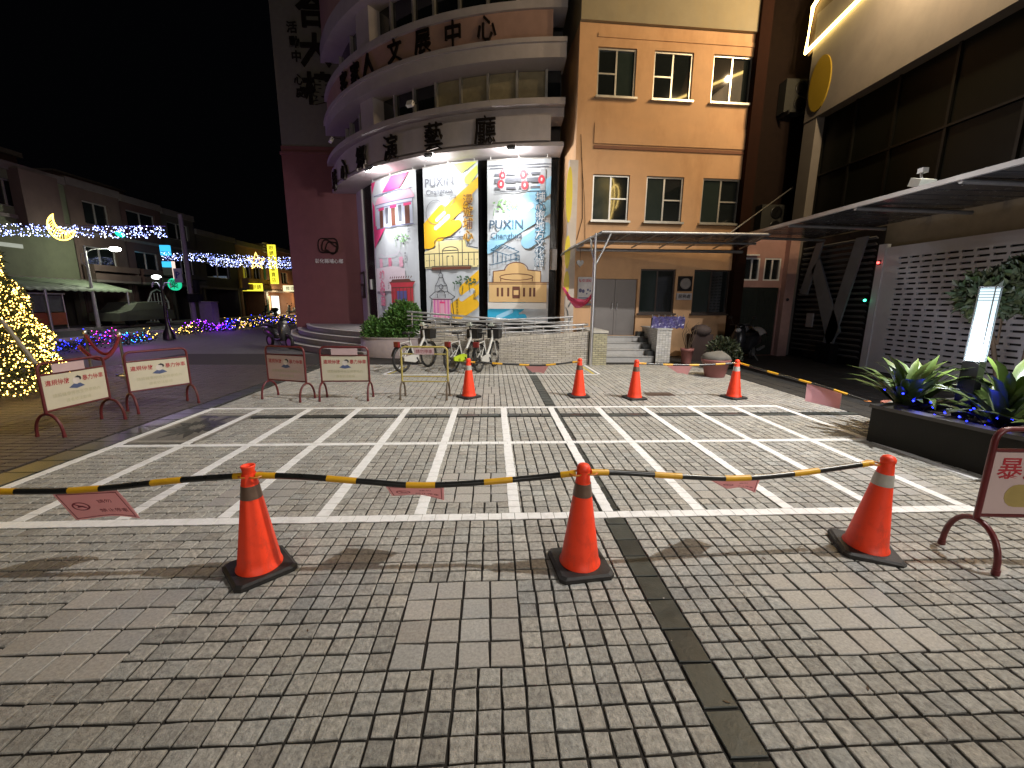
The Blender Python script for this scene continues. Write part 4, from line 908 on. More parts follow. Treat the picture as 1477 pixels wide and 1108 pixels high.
# ---------------------------------------------------------------- planter with lamp, spiky plants, blue lights
pb = thing('stone_planter', 'low dark stone planter box holding the glowing lamp and spiky plants', 'planter', (4.5, 4.58, 0), -1.36)
mb = MB(); Lp, Wp, Hp = 2.6, 1.9, .41
for b_ in ((0, Lp, 0, .12), (0, Lp, Wp-.12, Wp), (0, .12, .12, Wp-.12), (Lp-.12, Lp, .12, Wp-.12)): mb.box(b_[0], b_[1], b_[2], b_[3], -.02, Hp)
mb.build('wall', mat('dark_basalt', (.012, .012, .008), .85, var=.3, sc=5, bump=.2), pb)
mb = MB(); mb.box(-.02, Lp+.02, -.02, .15, Hp+.002, Hp+.04); mb.box(-.02, .15, .152, Wp, Hp+.002, Hp+.04); mb.build('coping', mat('basalt_coping', (.045, .043, .038), .4, var=.25, sc=7), pb)
mb = MB(); mb.box(.12, Lp-.12, .12, Wp-.12, .2, .36); mb.build('soil', mat('soil', (.03, .022, .016), .95), pb)
LX, LY = 5.36, 4.34
bl = thing('bollard_lamp', 'glowing white louvred bollard lamp on a black post among the plants', 'lamp', (LX, LY, 0), .3)
mb = MB(); mb.box(-.07, .07, -.07, .07, .3, .988); mb.build('post', M_black, bl)
M_lt = glow('lamp_tube', (.66, .86, .95), 1.); nt = M_lt.node_tree; tcn = nt.nodes.new('ShaderNodeTexCoord'); sx_ = nt.nodes.new('ShaderNodeSeparateXYZ'); mpn = nt.nodes.new('ShaderNodeMapRange')
mpn.inputs[1].default_value = 1.05; mpn.inputs[2].default_value = 1.5; mpn.inputs[3].default_value = 5.5; mpn.inputs[4].default_value = 1.5; nt.links.new(tcn.outputs['Object'], sx_.inputs[0]); nt.links.new(sx_.outputs['Z'], mpn.inputs[0]); nt.links.new(mpn.outputs[0], nt.nodes['Principled BSDF'].inputs['Emission Strength'])
mb = MB(); mb.box(-.056, .056, -.056, .056, 1.0, 1.79); lf = mb.build('lamp_body', M_lt, bl)
mb = MB()
for z in (1.0, 1.03, 1.06, 1.66, 1.69, 1.72, 1.75, 1.78): mb.box(-.064, .064, -.064, .064, z-.003, z+.003)
for x_, y_ in ((-.064, -.064), (.064, -.064), (-.064, .064), (.064, .064)): mb.box(x_-.004, x_+.004, y_-.004, y_+.004, .99, 1.8)
mb.box(-.07, .07, -.07, .07, 1.8, 1.81); mb.build('louvre_cage', mat('lamp_cage', (.25, .27, .28), .4, .5), lf)
lamp('bollard_lamp_light', 'POINT', (LX-.2, LY-.18, 1.1), 9, (.88, .9, 1), .1); lamp('bollard_lamp_light', 'POINT', (LX+.22, LY+.2, 1.4), 130, (.85, .86, 1), .1)
M_spike = mat('spiky_leaf', (.055, .092, .02), .4, var=.25, sc=9, attr=True)
def rosette(loc, n, L_, label, seed):
    t = thing('spiky_plant', label, 'plant', loc, 0, 'spiky plants in the stone planter'); rr = random.Random(seed)
    for i in range(n):
        a = i*2.4+rr.uniform(-.2, .2); el = rad(rr.uniform(28, 84)); l_ = L_*rr.uniform(.7, 1.1); mb = MB(); k = rr.uniform(.7, 1.3); mb.tint = (k*1.05, k, k*.8)
        pts = []
        for q in range(6):
            s_ = q/5; e2 = el-.75*s_*s_; rho = l_*s_*cos(el-.3*s_*s_); z = l_*s_*sin(el-.35*s_*s_)
            w_ = (.04*(1-s_)**.6*(1+1.5*s_))*(.6+.5*L_)
            pts.append((rho, z, w_))
        vs = []
        for rho, z, w_ in pts:
            for sgn, dz in ((-1, .3), (0, 0), (1, .3)): vs.append((rho*cos(a)-sgn*w_*sin(a), rho*sin(a)+sgn*w_*cos(a), z+dz*w_))
        mb.add(vs, [(3*q+j, 3*q+3+j, 3*q+4+j, 3*q+1+j) for q in range(5) for j in (0, 1)], True)
        mb.build('leaf', M_spike, t)
    return t
rosette((4.93, 4.62, .36), 34, .74, 'spiky plant with arching leaves left of the glowing lamp, next to the pot', 1)
rosette((5.25, 4.75, .36), 30, .74, 'spiky plant just behind the left foot of the glowing lamp', 2)
rosette((5.22, 3.86, .36), 34, .76, 'bright leaved spiky plant right of the glowing lamp', 3)
rosette((5.75, 4.25, .36), 34, .85, 'tall spiky plant behind the glowing lamp on its right', 4)
rosette((5.2, 3.35, .36), 32, .78, 'spiky plant at the right edge of the picture in the stone planter', 5)
rr = random.Random(8)
fl = thing('blue_light_string', 'string of blue fairy lights lying among the spiky plants', 'fairy lights', (0, 0, 0))
pts = []
for i in range(34):
    s_ = i/33; pts.append(Vector((4.78+.45*s_+.16*sin(i*1.7), 4.72-1.4*s_+.05*cos(i*2.3), .46+.07*sin(i*2.9)+.05*cos(i*1.1)+(.16 if i < 7 else 0))))
mb = MB(); mb.tube(pts, .005, 4); mb.build('wire', M_black, fl)
M_bb = glow('blue_bulb', (.012, .02, 1), 16)
for p in pts:
    mb = MB(); mb.sphere((0, 0, 0), .0105, 6, 4); mb.build('bulb', M_bb, fl, p)
for x_, y_ in ((4.95, 4.5), (5.1, 3.9)): lamp('blue_fairy_light', 'POINT', (x_, y_, .62), 1.6, (.03, .05, 1), .08)
# plant pots
def pot(loc, r, h, col, label, name='plant_pot', n=24):
    t = thing(name, label, 'plant pot', loc)
    mb = MB(); mb.lathe([(r*.66, 0), (r*.72, h*.1), (r*.93, h*.82), (r, h*.83), (r*1.03, h), (r*.92, h), (r*.86, h*.86), (.001, h*.84)], n); mb.build('pot', col, t)
    return t
M_terra = mat('terracotta', (.36, .13, .09), .7, var=.15, sc=8, dirt=(.25, .1, .08)); M_pinkpot = mat('pink_pot', (.26, .1, .09), .6, var=.12)
t = pot((5.42, 5.12, 0), .2, .32, M_terra, 'terracotta pot with a crumpled bag on its rim, behind the planter corner')
mb = MB(); rr = random.Random(2); mb.sphere((.0, .03, .3), (.12, .06), 9, 6); mb.v = [(x+rr.uniform(-.02, .02), y+rr.uniform(-.02, .02), z+rr.uniform(-.015, .015)) for x, y, z in mb.v]
tag(mb.build('crumpled_bag', mat('plastic_bag', (.5, .5, .48), .35, var=.1), None, (5.42, 5.12, 0)), 'crumpled pale plastic bag lying in the terracotta pot', 'bag')
t = pot((5.0, 9.0, 0), .3, .4, M_pinkpot, 'wide pink pot with a pale cloth over it, behind the striped tape'); 
mb = MB(); mb.sphere((0, 0, .42), (.31, .15), 14, 8); mb.v = [(x, y, max(.37, z)+.015*sin(x*20)+.01*cos(y*23)) for x, y, z in mb.v]
tag(mb.build('pot_cover', mat('grey_cloth', (.15, .14, .12), .8, var=.15), None, (5.0, 9.0, 0)), 'pale grey cloth heaped over the wide pink pot', 'cloth')
t = pot((5.28, 11.0, 0), .17, .42, M_pinkpot, 'tall narrow pink pot with bare stems in the shade beside the white stair wall')
mb = MB(); rr = random.Random(3)
for i in range(7): mb.tube([(0, 0, .3), (rr.uniform(-.15, .2), rr.uniform(-.1, .1), .8), (rr.uniform(-.3, .35), rr.uniform(-.15, .15), rr.uniform(.9, 1.2))], [.012, .008, .003], 5)
mb.build('stem', M_twig, t)
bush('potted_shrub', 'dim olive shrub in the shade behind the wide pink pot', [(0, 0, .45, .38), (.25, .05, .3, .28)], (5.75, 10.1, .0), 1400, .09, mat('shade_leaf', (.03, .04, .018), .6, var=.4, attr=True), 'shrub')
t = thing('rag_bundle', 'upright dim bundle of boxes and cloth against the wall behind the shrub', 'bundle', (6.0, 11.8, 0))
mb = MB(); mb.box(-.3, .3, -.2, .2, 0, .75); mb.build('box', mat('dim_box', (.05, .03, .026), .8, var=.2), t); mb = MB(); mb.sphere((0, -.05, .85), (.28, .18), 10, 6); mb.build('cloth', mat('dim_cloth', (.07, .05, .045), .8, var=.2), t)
bush('dark_tree', 'dark bushy tree in front of the slotted shutter, behind the glowing lamp', [(0, 0, 1.9, .5, .9), (-.45, .25, 1.75, .34), (.25, -.35, 2.15, .4), (.3, -.5, 1.6, .35)], (7.6, 5.55, 0), 5200, .13, mat('dark_tree_leaf', (.04, .055, .028), .55, var=.4, attr=True), 'tree')
# ---------------------------------------------------------------- the street on the left
SX = -24.
def plaster(n, c): return mat('street_'+n, c, .8, var=.2, sc=1.2, dirt=tuple(q*.55 for q in c), dsc=.6)
M_sh = mat('roller_shutter', (.09, .085, .08), .5, .3, var=.2); M_dkred = mat('dark_red_shutter', (.08, .015, .015), .6, var=.2)
M_slabc = mat('floor_slab', (.16, .14, .12), .8, var=.2, sc=2, dirt=(.15, .13, .12))
def shophouse(y0, y1, floors, label, wallm, bal=(), wins_=(), ground='shutter', roofh=.25, shm=None, back=8., x=SX):
    """terraced house facing +X; floors = list of floor heights"""
    w = y1-y0; t = thing('shophouse', label, 'building', (x, y0, 0))
    z = 0; hs = []
    for h in floors: hs.append((z, z+h)); z += h
    H = z
    mb = MB()
    for i, (a, b) in enumerate(hs):
        if i == 0: continue
        holes = [(y_, y_+ww, a+zz, a+zz+hh) for (fi, y_, ww, zz, hh) in wins_ if fi == i]
        sub = MB(); wall_mb(sub, 0, w, a, b, holes, .25)
        mb.add([(-v[1], v[0], v[2]) for v in sub.v], [f[::-1] for f in sub.f])
    mb.box(-back, -1.9, 0, w, 0, H); mb.box(-1.9, -.0, 0, .1, 0, hs[0][1]); mb.box(-1.9, 0, w-.1, w, 0, hs[0][1]); mb.box(-2, -.26, 0.0, w, hs[0][1]+.01, H-.02)
    mb.build('wall', wallm, t)
    for i, (a, b) in enumerate(hs):
        mb = MB(); mb.box(-1.9, .12, .0, w, b-.16, b+.02 if i < len(hs)-1 else b+roofh); mb.build('roof_slab' if i == len(hs)-1 else 'floor_band', M_slabc, t)
    for s_ in (.12, w-.32):
        mb = MB(); mb.box(-.3, .02, s_, s_+.22, 0, hs[0][1]-.16); mb.build('column', wallm, t)
    for (fi, y_, ww, zz, hh) in wins_:
        a = hs[fi][0]; mb = MB(); mb.box(-.2, -.12, y_, y_+ww, a+zz, a+zz+.06); mb.box(-.2, -.12, y_, y_+ww, a+zz+hh-.06, a+zz+hh)
        for k in range(3): yy = y_+(ww-.06)*k/2; mb.box(-.2, -.12, yy, yy+.06, a+zz+.06, a+zz+hh-.06)
        f = mb.build('window', M_alu, t)
        for k in range(2): mb = MB(); mb.box(-.18, -.165, y_+.06+(ww-.06)/2*k, y_+(ww-.06)/2*(k+1), a+zz+.06, a+zz+hh-.06); mb.build('pane', M_glass, f)
    for fi, ya, yb, hh in bal:
        a = hs[fi][0]; mb = MB(); mb.box(.12, .75, ya, yb, a-.1, a+.04); mb.build('balcony_floor', M_slabc, t)
        mb = MB(); mb.box(.68, .76, ya, yb, a+.041, a+hh*.45); mb.box(.68, .76, ya, yb, a+hh*.6, a+hh); mb.box(.12, .68, ya, ya+.08, a+.041, a+hh); mb.box(.12, .68, yb-.08, yb, a+.041, a+hh); mb.build('balcony_wall', wallm, t)
    k = max(1, int(w/2.6))
    for i in range(k):
        mb = MB(); a, b = .4+i*(w-.8)/k, .4+(i+1)*(w-.8)/k-.12
        if ground == 'shutter':
            for j in range(14): mb.box(-1.88, -1.85-(j % 2)*.02, a, b, .02+j*.175, .02+(j+1)*.175-.004)
            mb.build('shutter', shm or M_sh, t)
    return t
p_pale, p_green, p_grey, p_tan, p_pink = plaster('pale', (.11, .075, .06)), plaster('green', (.13, .145, .085)), plaster('grey', (.07, .062, .05)), plaster('tan', (.3, .16, .09)), plaster('pink', (.08, .042, .035))
a_ = shophouse(13, 26.2, (2.75, 3.0, 2.3), 'leftmost street house with a greenish wall and the corrugated awning', p_green, wins_=((2, 9.5, 1.5, .4, 1.3),), shm=M_dkred)
mb = MB(); mb.box(.0, .55, 10.4, 12.3, 5.2, 8.0); mb.build('pilaster', p_pale, a_)
mb = MB(); mb.box(.02, .05, 9.3, 10.4, 4.15, 4.35); mb.build('vent', glow('vent_glow', (.8, .85, .7), .35), a_)
shophouse(26.25, 29.7, (2.75, 2.8, 2.6), 'narrow pale street house with a dark upper window behind the moon light', p_pale, wins_=((2, .9, 1.7, .5, 1.3), (1, .5, 2.2, .8, 1.2)), bal=((1, .1, 3.3, .9),))
shophouse(29.75, 33.1, (2.75, 2.8, 2.5), 'street house with rust coloured upper wall and striped balcony', p_pink, wins_=((2, .4, 2.4, .6, 1.3), (1, .6, 2.0, .9, 1.2)), bal=((1, .1, 3.2, .9),))
shophouse(33.15, 36.5, (2.75, 2.8, 2.4), 'street house with shuttered windows beside the blue lit sign', p_grey, wins_=((2, .5, 2.2, .6, 1.2), (1, .4, 2.4, .7, 1.5)), bal=((1, .2, 3.1, .8),))
shophouse(36.6, 41.8, (2.75, 2.5, 1.8), 'low street house behind the utility pole with dark windows', p_grey, wins_=((1, .8, 3.2, .8, 1.2),))
shophouse(41.9, 46.4, (2.75, 2.5, 1.7), 'street house with orange lit double balconies beyond the green pillar', p_tan, wins_=((1, .8, 1.4, 1.0, 1.2), (1, 2.6, 1.4, 1.0, 1.2)), bal=((1, .2, 4.3, 1.0),))
d_ = shophouse(46.5, 53, (2.75, 2.5, 2.0), 'far street house above the lit shop with stacked white bands at its roof', p_tan, wins_=((1, 1.0, 1.6, .8, 1.3), (1, 3.6, 1.6, .8, 1.3)), ground='open')
mb = MB()
for k in range(4): mb.box(.1, .3, 0, 2.6, 6.6+.28*k, 6.75+.28*k)
mb.build('roof_band', mat('pale_band', (.5, .45, .38), .7), d_)
for k, (c, s_) in enumerate((((1, .72, .4), 2.2), ((1, .5, .2), 1.8), ((.9, .95, .85), 1.6))):
    mb = MB(); mb.box(-1.8, -1.76, .5+2.0*k, 2.2+2.0*k, .1, 2.2); mb.build('lit_shopfront', glow('shop_glow_%d' % k, c, s_), d_)
mb = MB(); mb.box(-.02, .05, -.1, .3, 0, 5.3); mb.build('green_pillar', mat('green_tile', (.05, .16, .11), .5), d_)
for y, c in ((48, (1, .75, .45)), (51, (1, .6, .3))): lamp('shop_light', 'POINT', (SX+.6, y, 2.2), 160, c, .3)
bk = thing('rear_house', 'dark taller house rising behind the leftmost street houses', 'building', (SX-6, 14, 0))
mb = MB(); mb.box(-6, 0, 0, 16, 0, 10.4); mb.build('wall', p_pink, bk); mb = MB(); mb.box(-6.2, .2, -.2, 16.2, 10.4, 10.7); mb.build('roof_slab', M_slabc, bk)
bk = thing('rooftop_shed', 'dark rooftop shed on the pale street houses', 'shed', (SX-3, 29, 7.9)); mb = MB(); mb.box(-2, 0, 0, 5, 0, 1.5); mb.build('wall', p_pink, bk); mb = MB(); mb.box(-2.1, .1, -.1, 5.1, 1.5, 1.6); mb.build('roof', M_slabc, bk)
aw = thing('awning', 'pale green corrugated awning over the red shop shutters', 'awning', (SX, 17, 0))
mb = MB(); n = 90
vs = []
for i in range(n+1):
    y = 9.9*i/n; dz = .03*sin(i*1.6)
    vs += [(0, y, 2.75+dz), (2.2, y, 2.2+dz), (2.2, y, 2.05+dz)]
mb.add(vs, [(3*i+j, 3*i+3+j, 3*i+4+j, 3*i+1+j) for i in range(n) for j in (0, 1)], True); mb.build('sheet', mat('awning_green', (.22, .28, .18), .6, var=.15), aw)
for y in (.2, 4.9, 9.6): mb = MB(); mb.tube([(2.15, y, 0.1), (2.15, y, 2.1)], .06, 8); mb.build('post', M_galv, aw)
# far dark trees
M_ft = mat('far_leaf', (.045, .06, .03), .7, var=.4, attr=True)
for i, (x, y, r_, l_) in enumerate(((-30, 60, 2.6, 'dark round tree beyond the roofs, leftmost of the far trees'), (-28, 63, 3., 'dark broad tree beyond the roofs, beside the red tower'), (-33, 58, 2.2, 'dark small tree showing above the low street house'))):
    bush('far_tree', l_, [(0, 0, 6.5, r_, .9), (r_*.6, 0, 5.6, r_*.7), (-r_*.6, .3, 5.8, r_*.7)], (x, y, 0), 1500, .5, M_ft, 'tree')
# street lamp, park lamp, utility pole, signs
LPX = -21.9
def at_lamp(x, y): return PX(x, y, LPX)
sl = thing('street_lamp', 'lit white street lamp with a curved arm on a tapered pale pole', 'street lamp', (LPX, at_lamp(142, 470).y, 0))
ytop = at_lamp(124, 364); base = Vector((LPX, at_lamp(142, 470).y, 0))
mb = MB(); mb.tube([(0, 0, .1), (0, 0, 4.45)], [.1, .05], 10); mb.build('pole', mat('lamp_pole', (.55, .57, .52), .5, .2), sl)
mb = MB(); mb.tube([(0, 0, 4.1), (.2, .25, 4.32), (.5, .75, 4.42), (.6, 1.0, 4.43)], .03, 7); mb.tube([(0, 0, 3.3), (-.1, -.2, 3.6), (-.1, -.15, 4.0), (0, 0, 4.1)], .02, 6); ar_ = mb.build('arm', mat('lamp_pole', (.55, .57, .52), .5, .2), sl)
mb = MB(); mb.sphere((.62, 1.15, 4.42), (.27, .13), 10, 6); mb.build('lamp_head', glow('street_lamp_glow', (1, .98, .88), 30), sl)
lamp('street_lamp_light', 'POINT', (LPX+.75, base.y+1.1, 4.1), 210, (.97, 1, .82), .15)
pk = thing('park_lamp', 'dark cast iron park lamp post with a small bright twin head', 'lamp', (-13.4, 18, 0))
mb = MB(); mb.lathe([(.22, 0), (.2, .25), (.09, .5), (.06, .8), (.05, 2.2), (.05, 2.5)], 12); mb.build('post', M_black, pk)
mb = MB()
for s_ in (-1, 1): mb.tube([(0, 0, 2.0), (s_*.15, 0, 2.3), (s_*.32, 0, 2.3), (s_*.38, 0, 2.12)], .025, 6)
mb.build('scroll_arm', mat('pale_scroll', (.4, .42, .42), .4, .5), pk)
mb = MB(); mb.sphere((-.15, 0, 2.52), (.16, .09), 10, 6); mb.build('lamp_head', glow('park_lamp_glow', (.95, 1, .97), 6), pk)
up = thing('utility_pole', 'tall grey utility pole carrying a white square sign by the kerb', 'utility pole', (-16.6, 24.3, 0))
mb = MB(); mb.tube([(0, 0, 0), (0, 0, 6.1)], [.14, .1], 12); mb.build('pole', mat('pole_concrete', (.16, .145, .15), .7, var=.15), up)
mb = MB(); mb.box(-.6, -.2, -.22, -.16, 2.55, 3.3); sg = mb.build('sign', mat('sign_white', (.34, .36, .38), .5), up)
mb = MB(); text_mb('P', .5, .02, mb=mb, fn=lambda x, y, d: (-.4+x, -.2235-d, 2.78+y)); mb.build('lettering', mat('sign_blue', (.03, .05, .2), .5), sg)
mb = MB(); mb.box(.25, .45, -.12, .12, 2.0, 2.7); mb.box(.05, .25, -.03, .03, 2.3, 2.36); mb.build('signal_head', M_black, up)
mb = MB(); mb.box(-.1, .5, -.2, .2, 1.5, 1.95); mb.build('control_box', M_black, up)
t = thing('cabinet', 'purple lit grey street cabinet beside the utility pole', 'cabinet', (-15.95, 24.6, 0)); mb = MB(); mb.box(-.3, .35, -.3, .3, 0, 1.5); mb.build('body', mat('cabinet_grey', (.15, .14, .15), .5), t); mb = MB(); mb.box(-.33, .38, -.33, .33, 1.5, 1.56); mb.build('lid', M_galv, t)
# lit signs on the street fronts
def litsign(name, label, c0, sx, sz, parts, txt=None, tc=None, d=.18):
    t = thing(name, label, 'sign', c0)
    z = 0
    for hgt, m, *rd in parts:
        mb = MB()
        if rd: mb.prism(ring(0, z+hgt/2, sx/2*1.15, hgt/2, 24)[:-1], lambda u, v: (u, -d/2, v), lambda u, v: (u, d/2, v))
        else: mb.box(-sx/2, sx/2, -d/2, d/2, z, z+hgt-.015)
        mb.build('light_box', m, t); z += hgt
    if txt:
        vert = len(txt) > 1 and sz > sx*1.5
        s_ = (sz/len(txt)*.86) if vert else min(sz*.75, sx/len(txt)*.95)
        mb = MB(); text_mb(txt, s_, .01, vert, 1.1, mb, (lambda x, y, q: (x, -d/2-.004, sz-.1+y)) if vert else (lambda x, y, q: (x, -d/2-.004, sz/2-s_*.38+y))); mb.build('lettering', tc, t)
    mb = MB(); mb.box(-sx/2-.3, -sx/2, -.03, .03, .3, .36); mb.build('bracket', M_black, t)
    return t
g1, g2, g3, gy_, gw, gwb = glow('sign_green', (.02, .8, .4), .9), glow('sign_blue', (.01, .2, .9), .9), glow('sign_cyan', (.05, .55, 1), 1.3), glow('sign_yellow', (1, .85, .05), 1.6), glow('sign_warm', (1, .93, .55), 1.3), glow('sign_pale', (.6, .75, 1), 1.0)
litsign('vertical_sign', 'tall rounded blue lit sign above the green round one', (-22.9, 31.6, 3.35), .62, 2.05, ((.55, mat('sign_dark', (.12, .14, .12), .5)), (.4, g3), (.4, g2), (.7, g3)), None)
mb = MB(); mb.box(-22.55, -22.45, 31.5, 31.7, 3.1, 4.3); tag(mb.build('pink_strip_sign', glow('sign_pinkish', (1, .75, .65), 1.2)), 'narrow pinkish lit strip beside the tall blue sign', 'sign')
litsign('round_sign', 'green lit round sign under the tall blue sign', (-22.6, 31.6, 2.3), .75, .85, ((.85, g1, 1),), '藥', mat('sign_dkgreen', (.01, .12, .07), .5))
litsign('vertical_sign', 'tall narrow yellow lit sign beside the red tower', (-22.5, 45.5, 3.35), .75, 3.9, ((3.9, gy_),), '眼鏡鐘錶專賣店', mat('sign_olive', (.2, .3, .1), .5))
litsign('shop_sign', 'wide yellow lit box sign left of the tall yellow sign', (-23.4, 42.9, 2.55), 1.9, .75, ((.75, gy_),), '鐘錶眼鏡', mat('sign_amber', (.45, .3, .02), .5))
litsign('shop_sign', 'cream lit box sign right of the tall yellow sign', (-21.0, 45.6, 2.6), 1.45, .62, ((.62, gw),), '修理', mat('sign_amber', (.45, .3, .02), .5))
litsign('hanging_sign', 'small white and blue lit sign nearest the red tower', (-19.8, 46.5, 3.3), 1.25, .85, ((.85, gwb),), 'OPEN' if False else '檳榔', mat('sign_navy', (.02, .03, .2), .5))
t = thing('lit_gable', 'small bright triangular lamp on a dark post at the foot of the red tower', 'lamp', (-19.0, 46, 0)); mb = MB(); mb.tube([(0, 0, 0), (0, 0, 2.0)], .05, 6); mb.build('post', M_black, t); mb = MB(); mb.prism([(-.25, 2.0), (.25, 2.0), (0, 2.6)], lambda u, v: (u, -.1, v), lambda u, v: (u, .1, v)); mb.build('lamp_head', glow('warm_head', (1, .6, .25), 2), t)
# icicle curtains of lights over the road with the moon and the star
M_ice = glow('ice_bulb', (.3, .38, 1), 7); M_ice2 = glow('ice_bulb_warm', (.8, .85, 1), 9); M_wire = mat('light_wire', (.02, .02, .06), .6)
def curtain(p0, p1, drop, n, label, seed):
    p0, p1 = Vector(p0), Vector(p1); rr = random.Random(seed)
    t = thing('light_curtain', label, 'light curtain', p0, 0, 'icicle light curtains over the road')
    mb = MB(); w_ = MB(); d = p1-p0
    w_.tube([Vector((0, 0, 0)), d*.5-Vector((0, 0, .06)), d], .014, 4)
    k = int(d.length/.12)
    for i in range(k+1):
        q = d*(i/k); L_ = drop*rr.uniform(.55, 1.05); w_.tube([q, q-Vector((0, 0, L_))], .004, 3, caps=False)
    w_.build('wire', M_wire, t)
    for i in range(n):
        mb.mi = 1 if rr.random() < .35 else 0
        q = d*rr.random()-Vector((0, 0, drop*rr.random()**.9)); r_ = rr.uniform(.012, .024)
        mb.add([q+Vector(v)*r_ for v in ((1, 0, 0), (-1, 0, 0), (0, 1, 0), (0, -1, 0), (0, 0, 1), (0, 0, -1))], [(0, 2, 4), (2, 1, 4), (1, 3, 4), (3, 0, 4), (2, 0, 5), (1, 2, 5), (3, 1, 5), (0, 3, 5)])
    tag(mb.build('bulbs', [M_ice, M_ice2], t), kind='stuff'); return t
Yc = 18
curtain((-23.5, Yc, 4.5), (-12.9, Yc, 4.48), .47, 760, 'nearest curtain of white and blue icicle lights, carrying the moon', 1)
curtain(P(232, 363, 27), P(425, 371, 27), .5, 420, 'upper far curtain of icicle lights crossing behind the blue sign', 2)
curtain(P(302, 372, 33), P(428, 376, 33), .62, 380, 'lower far curtain of icicle lights, carrying the star', 3)
M_moon = glow('moon_tube', (1, .66, .1), 7); M_moonf = glow('moon_fill', (1, .55, .08), 1.3)
mo = thing('moon_light', 'yellow crescent moon of rope light hung on the near light curtain', 'decoration', P(88, 327, Yc-.15))
out = [(.58*cos(q), .58*sin(q)) for q in [rad(115+i*230/20) for i in range(21)]]; inn = [(.22+.46*cos(q), .2+.46*sin(q)) for q in [rad(322-i*190/20) for i in range(21)]]
cres = out+[(.269+.556*cos(q), .323+.556*sin(q)) for q in [rad(301.6-i*143.2/20) for i in range(21)]][1:-1]
mb = MB(); mb.tube([(x, 0, z) for x, z in cres], .03, 7, True); mb.build('outline_tube', M_moon, mo)
mb = MB(); rr = random.Random(5)
for i in range(20):
    a, b = out[i], cres[41-i] if 41-i < len(cres) else cres[-1]
    pts = [(a[0]+(b[0]-a[0])*s_+rr.uniform(-.03, .03), .01, a[1]+(b[1]-a[1])*s_+rr.uniform(-.03, .03)) for s_ in (.1, .35, .65, .9)]; mb.tube(pts, .014, 4)
mb.build('rope_fill', glow('moon_rope', (1, .6, .1), 5), mo); mo.scale = (.86, .86, .86)
sr = thing('star_light', 'yellow five pointed star of rope light on the far light curtain', 'decoration', P(370, 377, 32.5))
stp_ = [((.62 if i % 2 == 0 else .26)*sin(i*pi/5), (.62 if i % 2 == 0 else .26)*cos(i*pi/5)) for i in range(10)]
mb = MB(); mb.tube([(x, 0, z) for x, z in stp_], .045, 6, True); mb.build('outline_tube', glow('star_tube', (1, .62, .14), 3.5), sr)
mb = MB()
for i in range(0, 10, 2): mb.tube([(stp_[i][0], .02, stp_[i][1]), (stp_[(i+4) % 10][0], .02, stp_[(i+4) % 10][1])], .02, 5)
mb.build('rope_fill', glow('star_rope', (1, .6, .15), 1.6), sr)
t = thing('green_lamp_ornament', 'small glowing green ornament under the near light curtain', 'decoration', P(173, 338, Yc+.2)); mb = MB(); mb.sphere((0, 0, 0), (.16, .1), 10, 6, Matrix.Rotation(.5, 4, 'Y')); mb.build('glass', glow('green_glow', (.0, .7, .45), 1.6), t); mb = MB(); mb.tube([(0, 0, .08), (0, 0, .3)], .01, 4); mb.build('cord', M_black, t)
# hedges wound with coloured lights
M_hl = mat('hedge_leaf', (.03, .045, .03), .6, var=.4, attr=True)
def hedge(p0, p1, label, cols, n, seed, h=.5, wd=.55):
    p0, p1 = Vector(p0), Vector(p1); rr = random.Random(seed); d = p1-p0; t = thing('lit_hedge', label, 'hedge', p0, 0, 'low hedges wound with coloured lights')
    mb = MB(); sd = d.normalized().cross(Vector((0, 0, 1)))
    for i in range(int(d.length*230)):
        s_ = rr.random(); k = rr.uniform(.6, 1.3); mb.tint = (k, k, k); hh = h*(.8+.3*sin(s_*d.length*2.6+seed))
        mb.leaf(d*s_+sd*rr.gauss(0, wd*.33)+Vector((0, 0, hh*rr.random()**.7)), rr.uniform(.07, .15), .5)
    mb.build('foliage', M_hl, t)
    names = list(cols); bm_ = MB()
    for i in range(n):
        s_ = rr.random(); cand = [k for k, c in enumerate(cols) if c[1]-.03 <= s_ <= c[2]+.03]
        if not cand: continue
        bm_.mi = rr.choice(cand); hh = h*(.85+.3*sin(s_*d.length*2.6+seed)); q = d*s_+sd*rr.gauss(-.05, wd*.36)+Vector((0, 0, hh*rr.uniform(.15, 1.15))); r_ = rr.uniform(.011, .022)
        bm_.add([q+Vector(v)*r_ for v in ((1, 0, 0), (-1, 0, 0), (0, 1, 0), (0, -1, 0), (0, 0, 1), (0, 0, -1))], [(0, 2, 4), (2, 1, 4), (1, 3, 4), (3, 0, 4), (2, 0, 5), (1, 2, 5), (3, 1, 5), (0, 3, 5)])
    tag(bm_.build('bulbs', [c[0] for c in cols], t), kind='stuff')
    return t
k_b, k_m, k_c, k_y, k_v = glow('bulb_blue', (.02, .03, 1), 14), glow('bulb_magenta', (1, .03, .6), 12), glow('bulb_cyan', (.02, .62, 1), 9), glow('bulb_gold', (1, .6, .12), 12), glow('bulb_violet', (.3, .03, 1), 14)
hedge((-13.3, 13.3, 0), (-13.5, 17.2, 0), 'near lit hedge with blue, magenta and cyan lights', [(k_b, 0, 1), (k_m, .3, .62), (k_c, .62, .93), (k_y, .8, 1)], 210, 3)
hedge((-15.0, 20.8, 0), (-14.6, 25.3, 0), 'middle lit hedge with violet and golden lights by the utility pole', [(k_y, 0, .3), (k_v, .2, .75), (k_b, .6, 1), (k_y, .85, 1)], 300, 4)
hedge((-14.5, 25.6, 0), (-13.6, 33, 0), 'far lit hedge with golden and blue lights running behind the scooter', [(k_y, 0, 1), (k_b, .1, .9)], 300, 5, .6)
lamp('violet_fairy_light', 'POINT', (-14.2, 23, .8), 28, (.4, .1, 1), .3); lamp('magenta_fairy_light', 'POINT', (-12.7, 15, .7), 30, (.8, .1, .9), .3)
